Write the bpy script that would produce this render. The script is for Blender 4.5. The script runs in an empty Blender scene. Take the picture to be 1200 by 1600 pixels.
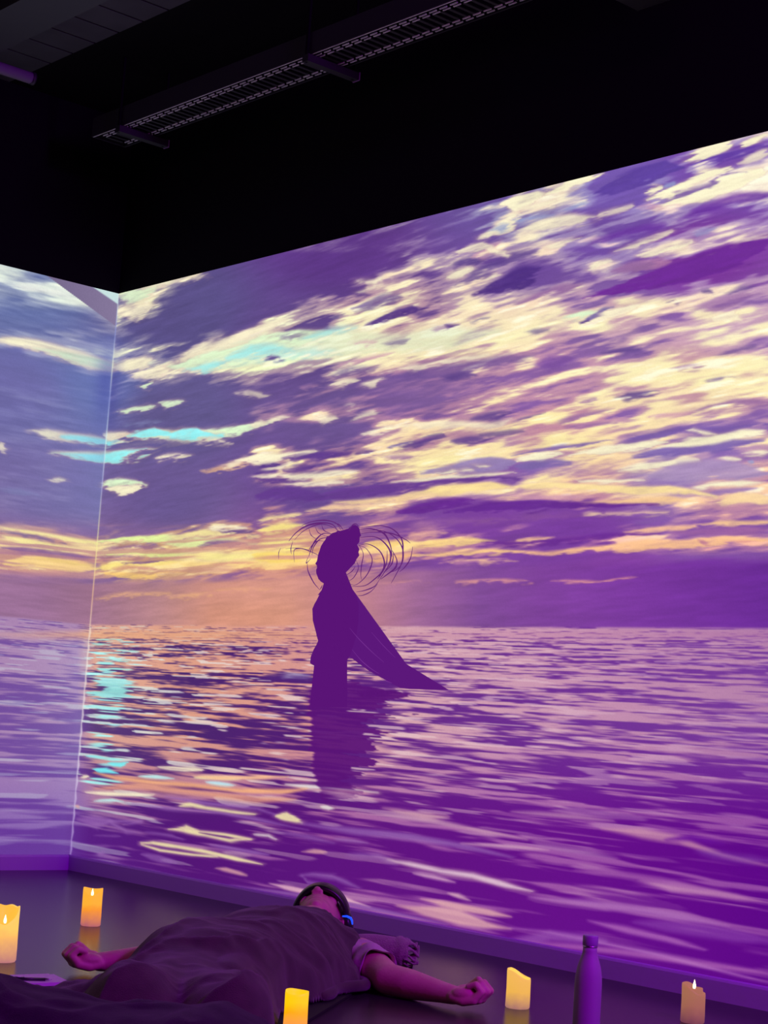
import bpy, bmesh, math, random
import numpy as np
from mathutils import Vector, Matrix

# ================================================================= camera, world, lights
PI = math.pi
FPX, PITCH, ROLL, CAMH = 2752.46, math.radians(6.8238), math.radians(3.8486), 0.75
scn = bpy.context.scene
COL = scn.collection
fwd = Vector((0, math.cos(PITCH), math.sin(PITCH)))
rt0 = Vector((1, 0, 0)); up0 = rt0.cross(fwd)
rgt = math.cos(ROLL) * rt0 + math.sin(ROLL) * up0
upv = -math.sin(ROLL) * rt0 + math.cos(ROLL) * up0
cam_data = bpy.data.cameras.new('camera'); cam = bpy.data.objects.new('camera', cam_data); COL.objects.link(cam)
cam.matrix_world = Matrix(((rgt.x, upv.x, -fwd.x, 0), (rgt.y, upv.y, -fwd.y, 0), (rgt.z, upv.z, -fwd.z, CAMH), (0, 0, 0, 1)))
cam_data.sensor_fit = 'VERTICAL'; cam_data.sensor_height = 32.0; cam_data.lens = FPX / 1600 * 32.0
cam_data.clip_start = 0.05; cam_data.clip_end = 60
scn.camera = cam

scn.view_settings.view_transform = 'Standard'; scn.view_settings.look = 'None'
scn.view_settings.exposure = 0; scn.view_settings.gamma = 1; scn.view_settings.use_curve_mapping = False

w = bpy.data.worlds.new('world'); scn.world = w; w.use_nodes = True
w.node_tree.nodes['Background'].inputs[0].default_value = (.25, .08, 1, 1)
w.node_tree.nodes['Background'].inputs[1].default_value = .004

def area(name, loc, aim, size, energy, col):
    l = bpy.data.lights.new(name, 'AREA'); l.size = size; l.energy = energy; l.color = col
    o = bpy.data.objects.new(name, l); COL.objects.link(o); o.location = loc
    o.rotation_euler = (Vector(aim) - Vector(loc)).to_track_quat('-Z', 'Y').to_euler()
    return o
area('stage_light_violet', (2.9, 1.6, 3.1), (.4, 5.4, 0), .5, 170, (.44, .004, 1.0))      # purple wash lamp of the room, right of the viewer
area('stage_light_magenta', (.9, 1.0, 3.0), (-.1, 5.0, 0), .4, 18, (1.0, .006, .75))     # second wash lamp overhead

# ================================================================= helpers
CORNER = Vector((-1.31114266, 8.10299417, 0)); YAW = math.radians(48.84028669904756)
DA = Vector((math.cos(YAW), -math.sin(YAW), 0)); DB = Vector((-math.sin(YAW), -math.cos(YAW), 0))
def RP(a, b, z=0.0): return CORNER + DA * a + DB * b + Vector((0, 0, z))      # a along the right wall, b along the left wall

def link(name, me, parent=None):
    o = bpy.data.objects.new(name, me); COL.objects.link(o)
    if parent: o.parent = parent
    return o
def empty(name, loc=(0, 0, 0), rz=0):
    o = bpy.data.objects.new(name, None); COL.objects.link(o); o.location = loc; o.rotation_euler = (0, 0, rz); o.empty_display_size = .05
    return o
def tag(o, label=None, cat=None, group=None, kind=None):
    if label: o['label'] = label
    if cat: o['category'] = cat
    if group: o['group'] = group
    if kind: o['kind'] = kind
    return o
def finish(name, bm, mat, parent=None, smooth=True):
    bmesh.ops.recalc_face_normals(bm, faces=bm.faces)
    me = bpy.data.meshes.new(name); bm.to_mesh(me); bm.free()
    if mat: me.materials.append(mat)
    if smooth:
        for p in me.polygons: p.use_smooth = True
    return link(name, me, parent)
def prism(bm, pts, z0, z1):
    lo = [bm.verts.new((p[0], p[1], z0)) for p in pts]; hi = [bm.verts.new((p[0], p[1], z1)) for p in pts]; n = len(pts)
    bm.faces.new(lo[::-1]); bm.faces.new(hi)
    for i in range(n): bm.faces.new((lo[i], lo[(i + 1) % n], hi[(i + 1) % n], hi[i]))
def box_ab(bm, a0, a1, b0, b1, z0, z1):
    prism(bm, [RP(a0, b0), RP(a1, b0), RP(a1, b1), RP(a0, b1)], z0, z1)
def frame_of(d):
    d = d.normalized(); t = Vector((0, 0, 1)) if abs(d.z) < .9 else Vector((1, 0, 0))
    x = d.cross(t).normalized(); return x, x.cross(d).normalized(), d
def capsule(bm, p, q, r1, r2, seg=14, rings=4, sx=1.0):
    """tapered limb piece with round ends"""
    p = Vector(p); q = Vector(q); x, y, d = frame_of(q - p) if (q - p).length > 1e-6 else (Vector((1, 0, 0)), Vector((0, 1, 0)), Vector((0, 0, 1)))
    loops = []
    for k in range(rings + 1):
        t = PI / 2 * k / rings; loops.append((p - d * r1 * math.cos(t), r1 * math.sin(t)))
    for k in range(rings + 1):
        t = PI / 2 * k / rings; loops.append((q + d * r2 * math.sin(t), r2 * math.cos(t)))
    vs = []
    for c, r in loops:
        vs.append([bm.verts.new(c + (x * math.cos(2 * PI * i / seg) * sx + y * math.sin(2 * PI * i / seg)) * max(r, 1e-5)) for i in range(seg)])
    for a, b in zip(vs[:-1], vs[1:]):
        for i in range(seg): bm.faces.new((a[i], a[(i + 1) % seg], b[(i + 1) % seg], b[i]))
    bm.faces.new(vs[0][::-1]); bm.faces.new(vs[-1])
def chain(bm, pts, radii, **k):
    for i in range(len(pts) - 1): capsule(bm, pts[i], pts[i + 1], radii[i], radii[i + 1], **k)
def ellipsoid(bm, c, ax, ay, az, seg=20, rings=12):
    """centre and three half-axis vectors"""
    c = Vector(c); vs = []
    for j in range(rings + 1):
        t = PI * j / rings; s = max(math.sin(t), 1e-3)
        vs.append([bm.verts.new(c + az * math.cos(t) + (ax * math.cos(2 * PI * i / seg) + ay * math.sin(2 * PI * i / seg)) * s) for i in range(seg)])
    for a, b in zip(vs[:-1], vs[1:]):
        for i in range(seg): bm.faces.new((a[i], a[(i + 1) % seg], b[(i + 1) % seg], b[i]))
    bm.faces.new(vs[0][::-1]); bm.faces.new(vs[-1])
def tube(bm, pts, r, seg=8):
    pts = [Vector(p) for p in pts]; rr = r if isinstance(r, (list, tuple)) else [r] * len(pts); vs = []
    for k, p in enumerate(pts):
        d = pts[min(k + 1, len(pts) - 1)] - pts[max(k - 1, 0)]; x, y, _ = frame_of(d)
        vs.append([bm.verts.new(p + (x * math.cos(2 * PI * i / seg) + y * math.sin(2 * PI * i / seg)) * rr[k]) for i in range(seg)])
    for a, b in zip(vs[:-1], vs[1:]):
        for i in range(seg): bm.faces.new((a[i], a[(i + 1) % seg], b[(i + 1) % seg], b[i]))
    bm.faces.new(vs[0][::-1]); bm.faces.new(vs[-1])
def lathe(bm, prof, seg=40, closed=True):
    vs = [[bm.verts.new((r * math.cos(2 * PI * i / seg), r * math.sin(2 * PI * i / seg), z)) for i in range(seg)] for r, z in prof]
    for a, b in zip(vs[:-1], vs[1:]):
        for i in range(seg): bm.faces.new((a[i], a[(i + 1) % seg], b[(i + 1) % seg], b[i]))
    if closed: bm.faces.new(vs[0][::-1]); bm.faces.new(vs[-1])
def remesh(o, voxel, smooth=4, it_f=.6):
    m = o.modifiers.new('skin', 'REMESH'); m.mode = 'VOXEL'; m.voxel_size = voxel; m.use_smooth_shade = True
    s = o.modifiers.new('smooth', 'SMOOTH'); s.factor = it_f; s.iterations = smooth

def mat(name, col, rough=.6, spec=.5, metal=0, emit=None, es=0, noise=None, bump=None, sheen=0, sss=0, coat=0):
    m = bpy.data.materials.new(name); m.use_nodes = True; nt = m.node_tree; b = nt.nodes['Principled BSDF']
    b.inputs['Base Color'].default_value = (*col, 1); b.inputs['Roughness'].default_value = rough
    b.inputs['Specular IOR Level'].default_value = spec; b.inputs['Metallic'].default_value = metal
    if sheen: b.inputs['Sheen Weight'].default_value = sheen; b.inputs['Sheen Roughness'].default_value = .6
    if sss: b.inputs['Subsurface Weight'].default_value = sss; b.inputs['Subsurface Radius'].default_value = (.02, .008, .004); b.inputs['Subsurface Scale'].default_value = .5
    if coat: b.inputs['Coat Weight'].default_value = coat
    if emit: b.inputs['Emission Color'].default_value = (*emit, 1); b.inputs['Emission Strength'].default_value = es
    tc = nt.nodes.new('ShaderNodeTexCoord')
    if noise:                                   # (scale, second colour)
        n = nt.nodes.new('ShaderNodeTexNoise'); n.inputs['Scale'].default_value = noise[0]; n.inputs['Detail'].default_value = 4
        nt.links.new(tc.outputs['Object'], n.inputs['Vector'])
        r = nt.nodes.new('ShaderNodeValToRGB'); r.color_ramp.elements[0].color = (*col, 1); r.color_ramp.elements[1].color = (*noise[1], 1)
        r.color_ramp.elements[0].position = .35; r.color_ramp.elements[1].position = .68
        nt.links.new(n.outputs['Fac'], r.inputs['Fac']); nt.links.new(r.outputs['Color'], b.inputs['Base Color'])
    if bump:                                    # (scale, strength)
        n = nt.nodes.new('ShaderNodeTexNoise'); n.inputs['Scale'].default_value = bump[0]; n.inputs['Detail'].default_value = 5
        nt.links.new(tc.outputs['Object'], n.inputs['Vector'])
        bp = nt.nodes.new('ShaderNodeBump'); bp.inputs['Strength'].default_value = bump[1]; bp.inputs['Distance'].default_value = .01
        nt.links.new(n.outputs['Fac'], bp.inputs['Height']); nt.links.new(bp.outputs['Normal'], b.inputs['Normal'])
    return m

M = {}
M['wall'] = mat('white_wall_paint', (.30, .28, .32), .8, .2, bump=(40, .08))
M['black'] = mat('black_wall_paint', (.0035, .003, .0045), .9, .1)
M['base'] = mat('violet_lit_skirting', (.56, .32, .78), .55, .3, bump=(30, .1))  # violet wash light tinted into the white skirting paint
M['floor'] = mat('dark_vinyl_floor', (.022, .020, .022), .22, .16, noise=(3.0, (.030, .027, .030)), bump=(160, .05))
M['ceiling'] = mat('grey_deck_ceiling', (.060, .062, .072), .8, .2, noise=(6, (.075, .078, .088)))
M['galv'] = mat('galvanised_steel', (.85, .82, .88), .5, .5, .0, noise=(30, (.60, .58, .64)))
M['darksteel'] = mat('dark_painted_steel', (.030, .026, .038), .5, .4, .3)
M['blackplastic'] = mat('black_plastic', (.010, .010, .012), .35, .5)
M['skin'] = mat('skin', (.62, .36, .30), .5, .4, sss=.12, noise=(18, (.56, .27, .25)), bump=(120, .12))
M['hair'] = mat('short_dark_hair', (.035, .018, .014), .6, .3, bump=(220, .5))
M['shirt'] = mat('pale_cotton_shirt', (.52, .42, .44), .85, .2, noise=(40, (.46, .37, .40)), bump=(60, .2))
M['blanket'] = mat('grey_fleece_blanket', (.070, .072, .046), .95, .1, sheen=.20, noise=(22, (.050, .052, .034)), bump=(420, .35))
M['cloth'] = mat('shaded_plum_fleece', (.034, .026, .036), .95, .1, sheen=.08, noise=(22, (.022, .016, .025)), bump=(420, .3))  # purple fleece with the shade of the near end put into its colour
M['towel'] = mat('rolled_towelling', (.30, .26, .22), .95, .1, sheen=.4, noise=(60, (.24, .20, .18)), bump=(260, .7))
M['mat'] = mat('black_foam_mat', (.010, .009, .011), .7, .3, bump=(200, .2))
M['maskcloth'] = mat('black_satin_mask', (.008, .007, .008), .35, .5)
M['led'] = mat('blue_led', (.0, .02, .2), .4, .3, emit=(.008, .055, 1.0), es=1.7)
M['paper'] = mat('white_paper', (.72, .66, .74), .8, .2, bump=(90, .05))
M['pen'] = mat('dark_pen', (.02, .012, .03), .3, .5)
M['bottle'] = mat('lilac_powder_coat', (.38, .27, .42), .55, .4, bump=(300, .06))
M['cap'] = mat('lilac_lid', (.36, .24, .46), .45, .4)
M['brushed'] = mat('brushed_steel_ring', (.5, .45, .55), .3, .5, .9)
M['pinkmetal'] = mat('violet_end_cap', (.35, .15, .45), .5, .4, .3)
M['darkpipe'] = mat('dull_violet_pipe', (.16, .12, .20), .6, .3)
M['flame'] = mat('flame_tip', (1, .9, .6), .5, .3, emit=(1.0, .80, .38), es=4.0)

# floor: bump keeps the candle reflections a little drawn out

# ---------------------------------------------------------------- picture that the projectors throw on the walls
def hash2(ix, iy, seed):
    h = (ix.astype(np.int64) * 374761393 + iy.astype(np.int64) * 668265263 + seed * 974634777) & 0xFFFFFFFF
    h = ((h ^ (h >> 13)) * 1274126177) & 0xFFFFFFFF
    h = h ^ (h >> 16)
    return (h & 0xFFFF) / 65535.0

def vnoise(x, y, seed=0):
    x0 = np.floor(x); y0 = np.floor(y); fx = x - x0; fy = y - y0
    fx = fx * fx * fx * (fx * (fx * 6 - 15) + 10); fy = fy * fy * fy * (fy * (fy * 6 - 15) + 10)
    a = hash2(x0, y0, seed); b = hash2(x0 + 1, y0, seed); c = hash2(x0, y0 + 1, seed); d = hash2(x0 + 1, y0 + 1, seed)
    return (a + (b - a) * fx) * (1 - fy) + (c + (d - c) * fx) * fy

def fbm(x, y, seed=0, octv=4, gain=0.5):
    s = 0.0; a = 1.0; t = 0.0
    for k in range(octv):
        s = s + a * vnoise(x * 2 ** k + 17.3 * k, y * 2 ** k + 5.1 * k, seed + k * 31); t += a; a *= gain
    return s / t * 2 - 1          # about -1..1

def sstep(a, b, x):
    t = np.clip((x - a) / (b - a), 0, 1)
    return t * t * (3 - 2 * t)

# cloud brightness, 40 x 20 picture units a cell, rows from 210 down, 0 dark cloud .. 9 glowing cloud
SKY = """
777777333333333333333333333367
777777333333333333333333333742
777777333333333333333333323415
777777333333333333333333311878
777777333333333333333872145879
777777333333333333335972137767
777777333333333333355632345213
777777333333333322266874325443
777777333333322222258547224665
777777333322222222364621568510
766666222100000266532246344410
744456662110001436631037731025
577378411100035446546361001676
357747211112444556856635888555
222345111123447425788777484967
222241111165378678788879756567
655322113786997678698654455764
147655568998998888865343376545
112687789985456665435235886888
111124425522465322 344558887766
222221111223343222344556455866
222222111122223223 454567787754
222222111134545233455743487554
222111111121111577787756785343
222211111111223657467987486887
222111111185245778876667865322
222111111137345786332567764334
222111111133765673238866433554
222111111111112478786667886578
222111111123676521000031235655
222211111152222221111111113455
652122368687534222112110333334
777854684688657877637234776758
666465678887656645421111111111
665367765665444322211111111111
222333333333333333222111111111
222333333333333333222111111111
222333333333333333222111111111
222333333333333333222111111111
"""
def _sky():
    rows = [r.replace(' ', '') for r in SKY.strip().splitlines()]
    rows = [(r + r[-1] * 30)[:30] for r in rows]
    return np.array([[int(c) for c in r] for r in rows], float) / 9.0
SKYM = _sky()

def grid_at(M, gx, gy):
    h, w = M.shape
    gx = np.clip(gx, 0, w - 1.001); gy = np.clip(gy, 0, h - 1.001)
    x0 = np.floor(gx).astype(int); y0 = np.floor(gy).astype(int); fx = gx - x0; fy = gy - y0
    fx = fx * fx * (3 - 2 * fx); fy = fy * fy * (3 - 2 * fy)
    return (M[y0, x0] * (1 - fx) + M[y0, x0 + 1] * fx) * (1 - fy) + (M[y0 + 1, x0] * (1 - fx) + M[y0 + 1, x0 + 1] * fx) * fy

# colour guides: place, dark, middle, bright
PAL = [
 ((60, 450), (90, 100, 160), (140, 150, 185), (225, 238, 215)),
 ((50, 620), (100, 92, 158), (150, 150, 190), (240, 238, 205)),
 ((150, 600), (92, 98, 165), (150, 150, 190), (240, 245, 205)),
 ((70, 760), (108, 92, 155), (150, 140, 180), (250, 235, 200)),
 ((60, 870), (135, 95, 150), (205, 150, 140), (250, 230, 150)),
 ((270, 490), (80, 68, 128), (140, 130, 155), (240, 238, 185)),
 ((270, 640), (88, 76, 134), (140, 125, 155), (245, 240, 190)),
 ((260, 790), (95, 75, 138), (150, 115, 150), (245, 235, 170)),
 ((260, 860), (135, 95, 150), (205, 160, 120), (250, 234, 150)),
 ((450, 870), (130, 75, 145), (215, 150, 125), (255, 225, 130)),
 ((540, 390), (84, 44, 128), (150, 125, 165), (248, 235, 185)),
 ((480, 540), (88, 62, 132), (175, 150, 165), (243, 250, 195)),
 ((600, 500), (88, 55, 130), (190, 150, 165), (248, 244, 185)),
 ((500, 650), (98, 72, 138), (155, 115, 155), (250, 235, 180)),
 ((650, 620), (112, 78, 145), (170, 120, 160), (250, 232, 175)),
 ((500, 760), (96, 62, 140), (165, 120, 150), (252, 238, 165)),
 ((700, 700), (108, 60, 145), (190, 140, 160), (253, 238, 165)),
 ((750, 740), (118, 72, 155), (170, 140, 180), (250, 228, 170)),
 ((760, 810), (105, 48, 145), (175, 115, 160), (250, 205, 160)),
 ((620, 860), (112, 58, 148), (200, 140, 150), (252, 218, 140)),
 ((800, 330), (92, 68, 148), (150, 140, 185), (248, 238, 195)),
 ((960, 290), (100, 72, 165), (150, 135, 195), (250, 240, 200)),
 ((1150, 260), (102, 60, 160), (165, 140, 195), (248, 235, 205)),
 ((1100, 410), (106, 38, 146), (170, 130, 185), (248, 228, 195)),
 ((950, 370), (98, 62, 155), (155, 130, 185), (245, 225, 200)),
 ((800, 420), (92, 58, 142), (170, 140, 175), (250, 232, 185)),
 ((950, 500), (120, 85, 155), (205, 165, 180), (250, 240, 185)),
 ((1150, 500), (130, 90, 165), (205, 165, 190), (250, 238, 185)),
 ((870, 580), (128, 85, 158), (195, 145, 170), (252, 236, 180)),
 ((1100, 600), (130, 85, 160), (210, 160, 170), (252, 236, 175)),
 ((870, 680), (125, 80, 160), (205, 145, 165), (254, 238, 165)),
 ((1100, 690), (118, 85, 165), (185, 145, 180), (254, 232, 170)),
 ((1050, 735), (135, 105, 175), (172, 145, 188), (252, 222, 170)),
 ((870, 725), (125, 95, 170), (185, 145, 175), (253, 232, 160)),
 ((900, 775), (105, 50, 145), (200, 140, 160), (252, 214, 155)),
 ((1150, 775), (120, 75, 160), (200, 145, 165), (253, 212, 160)),
 ((900, 830), (103, 45, 148), (165, 100, 160), (250, 195, 165)),
 ((1150, 830), (115, 65, 155), (165, 110, 165), (250, 190, 155)),
 ((950, 920), (122, 52, 155), (150, 90, 160), (230, 170, 170)),
 ((1190, 950), (103, 38, 150), (150, 90, 165), (230, 170, 170)),
]
HAZE = [(-300, (150, 110, 150)), (60, (155, 112, 150)), (145, (160, 115, 142)), (250, (182, 132, 138)), (330, (208, 145, 132)), (450, (212, 148, 134)), (560, (192, 130, 140)),
        (650, (160, 105, 150)), (750, (128, 76, 150)), (850, (126, 66, 154)), (1000, (122, 57, 158)), (1190, (110, 46, 154)), (1500, (95, 35, 145))]

def lut(x, table):
    xs = [t[0] for t in table]
    return np.stack([np.interp(x, xs, [t[1][k] for t in table]) for k in range(3)], -1)

# painted marks: (value kind, softness, [(x, y, half width) ...]); kinds are colours
CY = (152, 243, 245); CG = (222, 248, 205); CM = (251, 243, 206); YL = (249, 235, 160); OR = (250, 195, 140); PK = (205, 150, 175)
DK = (92, 66, 138); DP = (112, 46, 152); LB = (150, 160, 205); GY = (135, 120, 155); DV = (78, 48, 128); MV = (150, 105, 160)
MARKS = [
 # left wall and corner
 (CM, .5, 1, [(0, 530, 7), (60, 540, 8), (110, 555, 10), (150, 568, 12), (180, 573, 14)]),
 (CG, .6, .8, [(60, 545, 3), (130, 562, 7), (178, 572, 8)]),
 (CM, .6, .9, [(50, 672, 2), (75, 678, 7), (110, 684, 6), (165, 688, 6)]),
 (CY, .5, 1, [(95, 681, 2), (130, 686, 5), (165, 691, 5), (185, 688, 3)]),
 (CG, .5, .9, [(85, 708, 2), (120, 711, 5), (160, 714, 8), (200, 711, 6), (238, 702, 1)]),
 (CY, .5, 1, [(100, 710, 2), (150, 715, 6), (180, 714, 8), (205, 709, 5), (232, 702, 1)]),
 (CM, .5, .9, [(83, 750, 1.5), (92, 750, 3), (101, 751, 1.5)]),
 (CM, .5, .7, [(0, 697, 8), (6, 700, 7), (11, 702, 2)]),
 (LB, .7, .4, [(0, 764, 3), (30, 767, 4), (66, 774, 1)]),
 (CG, .4, 1, [(157, 758, 3), (170, 756, 5), (190, 753, 5), (215, 754, 3), (222, 756, 1)]),
 (CM, .4, 1, [(162, 762, 3), (185, 766, 8), (200, 764, 6), (214, 758, 4)]),
 (CG, .4, .9, [(185, 644, 2), (205, 641, 4), (230, 636, 4), (242, 634, 1)]),
 (CG, .4, .9, [(252, 631, 3), (266, 632, 5), (282, 629, 3), (290, 627, 1)]),
 (CG, .4, .9, [(220, 603, 2), (230, 601, 5), (238, 599, 2)]),
 (LB, .7, .5, [(190, 663, 1), (225, 659, 3), (250, 660, 1)]),
 (CM, .5, .9, [(165, 684, 7), (185, 681, 6), (200, 678, 4)]),
 (CG, .4, 1, [(190, 681, 4), (230, 679, 8), (280, 680, 8), (330, 680, 7), (365, 674, 6), (400, 666, 5), (440, 656, 2)]),
 (CY, .35, 1, [(194, 681, 3), (215, 678, 7), (245, 676, 7), (262, 680, 4), (290, 678, 8), (315, 677, 7), (335, 682, 5), (352, 678, 2)]),
 (GY, .6, .6, [(185, 697, 2), (230, 693, 4), (280, 690, 3), (300, 692, 2)]),
 (CM, .5, .9, [(251, 718, 2), (268, 715, 4), (290, 711, 2)]),
 (CM, .6, .8, [(310, 690, 2), (330, 686, 4), (350, 690, 2)]),
 (OR, .6, .8, [(320, 737, 2), (350, 732, 5), (380, 724, 6), (410, 716, 4)]), (CM, .6, .9, [(350, 730, 2), (380, 722, 4), (405, 715, 3)]),
 (CM, .5, .6, [(372, 615, 1), (390, 614, 4), (410, 617, 2)]),
 # big glowing band, left part of the right wall
 (CG, .6, .8, [(188, 466, 5), (205, 462, 12), (225, 455, 10), (245, 446, 5), (265, 440, 3)]),
 (CM, .6, .8, [(187, 486, 4), (205, 490, 10), (220, 484, 8), (234, 476, 4)]),
 (CM, .5, .7, [(200, 447, 2), (250, 443, 5), (300, 432, 3), (318, 428, 1)]),
 (CM, .6, .9, [(182, 574, 10), (210, 568, 9), (235, 562, 6)]), (CM, .5, .8, [(205, 585, 3), (230, 585, 6), (260, 578, 10)]),
 (CG, .5, .9, [(260, 572, 9), (300, 568, 14), (350, 560, 18), (400, 548, 22), (450, 535, 20), (520, 520, 14)]),
 (CY, .8, .8, [(295, 578, 3), (320, 574, 7), (350, 566, 5)]), (CY, .8, .75, [(355, 562, 4), (395, 550, 11), (430, 545, 7), (460, 548, 4)]), (CY, .8, .6, [(470, 528, 4), (510, 520, 8), (555, 512, 3)]),
 (CM, .6, .8, [(270, 562, 4), (320, 545, 8), (370, 530, 9), (420, 512, 7), (450, 502, 4)]),
 (CG, .8, .45, [(460, 550, 14), (540, 535, 18), (620, 535, 14), (680, 530, 18), (740, 525, 16), (780, 515, 12)]),
 (CY, .8, .4, [(400, 560, 6), (470, 555, 8), (520, 548, 5)]),
 (DV, .6, .9, [(420, 562, 1), (430, 560, 4), (445, 561, 2)]),
 (GY, .7, .8, [(440, 526, 2), (455, 525, 4), (468, 522, 1)]), (GY, .6, .7, [(510, 496, 1), (525, 494, 3), (538, 491, 1)]),
 (DV, .5, .9, [(570, 508, 3), (590, 503, 7), (620, 490, 8), (645, 482, 7), (655, 481, 3)]),
 (DK, .7, .7, [(560, 484, 3), (580, 478, 8), (600, 470, 9), (620, 462, 5)]),
 (PK, .7, .7, [(555, 537, 2), (570, 536, 4), (585, 535, 2)]), (GY, .5, .8, [(595, 537, 1), (620, 533, 3), (640, 530, 2)]),
 (MV, .6, .6, [(680, 516, 4), (700, 512, 5), (715, 508, 3)]), (DV, .5, .8, [(698, 508, 1), (706, 510, 3), (716, 508, 1)]), (GY, .5, .8, [(735, 503, 1), (750, 499, 3), (765, 496, 1)]),
 (CM, .6, .9, [(560, 440, 2), (585, 442, 5), (605, 432, 3)]), (CM, .6, .7, [(550, 455, 2), (600, 445, 3)]),
 (DK, .6, .9, [(705, 418, 3), (725, 410, 6), (745, 404, 3)]), (CM, .5, .9, [(690, 432, 4), (715, 425, 6), (735, 418, 4)]),
 (DK, .7, .7, [(710, 445, 5), (740, 430, 9), (770, 415, 10), (800, 402, 10), (840, 395, 10)]),
 (DV, .6, .95, [(735, 460, 4), (760, 452, 8), (785, 445, 14), (810, 436, 18), (835, 425, 12), (850, 418, 6)]),
 (CM, .5, .8, [(755, 437, 2), (768, 432, 3), (778, 428, 1)]),
 (CM, .6, .9, [(745, 372, 5), (790, 350, 9), (812, 330, 8)]), (PK, .6, .6, [(740, 400, 6), (780, 380, 8)]), (CM, .5, .8, [(720, 394, 6), (750, 382, 5), (790, 398, 5)]),
 (LB, .5, .8, [(755, 362, 2), (775, 357, 4), (790, 350, 3)]),
 # upper right
 (CM, .4, 1, [(790, 320, 8), (810, 318, 14), (840, 306, 10), (845, 298, 5)]), (CM, .35, 1, [(845, 300, 6), (870, 296, 8), (895, 284, 8), (925, 276, 6), (940, 271, 3)]),
 (CM, .4, .8, [(815, 328, 4), (845, 322, 4), (868, 314, 4)]), (LB, .5, .8, [(800, 345, 3), (820, 343, 3), (845, 338, 3), (862, 335, 2)]), (LB, .5, .6, [(872, 330, 2), (890, 326, 3), (918, 320, 5), (925, 318, 2)]),
 (CM, .6, .8, [(805, 360, 5), (850, 350, 10), (885, 342, 9), (925, 338, 3)]), (CM, .6, .8, [(855, 385, 3), (875, 382, 6), (898, 372, 3)]),
 ((96, 68, 160), .4, 1, [(925, 300, 10), (960, 290, 16), (1000, 275, 16), (1040, 263, 14), (1068, 262, 7)]),
 (CM, .35, 1, [(1070, 251, 3), (1090, 243, 7), (1120, 232, 7), (1150, 220, 3)]), (CM, .35, 1, [(1155, 229, 4), (1175, 219, 6), (1198, 211, 5)]),
 ((98, 62, 162), .4, .95, [(1080, 258, 4), (1120, 247, 6), (1160, 238, 6), (1198, 228, 6)]),
 (CM, .35, 1, [(1008, 301, 5), (1022, 295, 6), (1032, 293, 4)]), (CM, .35, 1, [(1010, 312, 4), (1050, 300, 8), (1075, 288, 9), (1100, 275, 9), (1140, 261, 6)]),
 (CM, .4, 1, [(1025, 328, 3), (1060, 315, 7), (1110, 300, 10), (1160, 283, 14), (1200, 268, 16)]),
 ((125, 95, 165), .45, .9, [(1036, 317, 2), (1055, 306, 4), (1080, 300, 4), (1110, 290, 3), (1140, 274, 3), (1172, 270, 2)]), (CM, .5, .7, [(985, 322, 3), (960, 328, 4), (930, 334, 3)]),
 (LB, .5, .8, [(1035, 290, 2), (1048, 287, 4), (1053, 285, 2)]), (CM, .5, .7, [(1150, 255, 3), (1180, 244, 7), (1200, 235, 6)]),
 (PK, .6, .6, [(1000, 325, 3), (1020, 322, 5), (1040, 325, 4)]),
 ((104, 50, 158), .7, .8, [(1060, 345, 4), (1100, 328, 9), (1150, 312, 9), (1200, 303, 9)]), ((104, 50, 158), .7, .7, [(920, 378, 6), (980, 362, 8), (1040, 350, 7)]),
 (CM, .5, .8, [(955, 392, 3), (990, 382, 5), (1020, 372, 5), (1045, 360, 5)]), (CM, .45, .9, [(1000, 400, 2), (1040, 392, 5), (1070, 382, 5), (1080, 376, 3)]), (LB, .6, .6, [(1085, 366, 2), (1100, 360, 3), (1122, 357, 2)]),
 (CM, .6, .6, [(1100, 398, 3), (1130, 388, 4), (1160, 378, 4), (1200, 366, 4)]), (CM, .5, .8, [(920, 422, 3), (935, 414, 6), (955, 408, 4)]),
 (DP, .35, 1, [(912, 466, 2), (950, 457, 6), (1000, 442, 12), (1050, 428, 18), (1100, 412, 20), (1150, 398, 20), (1210, 378, 22)]),
 (PK, .6, .7, [(960, 420, 3), (1000, 412, 6), (1040, 407, 4)]), (MV, .6, .9, [(955, 424, 4), (985, 416, 7), (1010, 410, 4)]),
 (MV, .6, .9, [(808, 472, 2), (840, 462, 5), (880, 450, 6), (905, 444, 4)]),
 ((125, 110, 165), .45, 1, [(912, 504, 2), (925, 497, 4), (945, 487, 6), (957, 480, 3)]), (DV, .5, .9, [(908, 504, 1), (914, 504, 2), (922, 501, 1)]), (DV, .5, .7, [(1048, 472, 1), (1054, 470, 2)]),
 (CG, .5, .9, [(880, 498, 3), (905, 492, 6), (935, 488, 3)]), (CM, .5, .9, [(925, 505, 5), (960, 490, 8), (1000, 478, 8)]),
 (GY, .5, .8, [(822, 521, 1), (838, 517, 3), (852, 514, 1)]), (DK, .6, .8, [(1095, 455, 2), (1105, 455, 4), (1115, 459, 2)]), (DK, .6, .7, [(1135, 460, 2), (1155, 450, 3), (1172, 448, 2)]),
 (MV, .6, .6, [(1080, 485, 4), (1120, 475, 8), (1160, 462, 8), (1175, 455, 5)]), (CM, .5, .7, [(1120, 500, 6), (1150, 492, 8), (1160, 500, 4)]),
 (DK, .7, .7, [(935, 552, 3), (970, 548, 5), (1000, 545, 4)]), ((120, 75, 160), .8, .7, [(845, 572, 5), (865, 565, 9), (885, 560, 5)]), (DK, .7, .6, [(1118, 556, 3), (1145, 549, 4), (1175, 540, 3)]),
 (DK, .6, .8, [(1110, 595, 1), (1130, 592, 2), (1152, 591, 2)]), (MV, .6, .7, [(1060, 577, 3), (1080, 574, 5), (1100, 572, 2)]),
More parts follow.
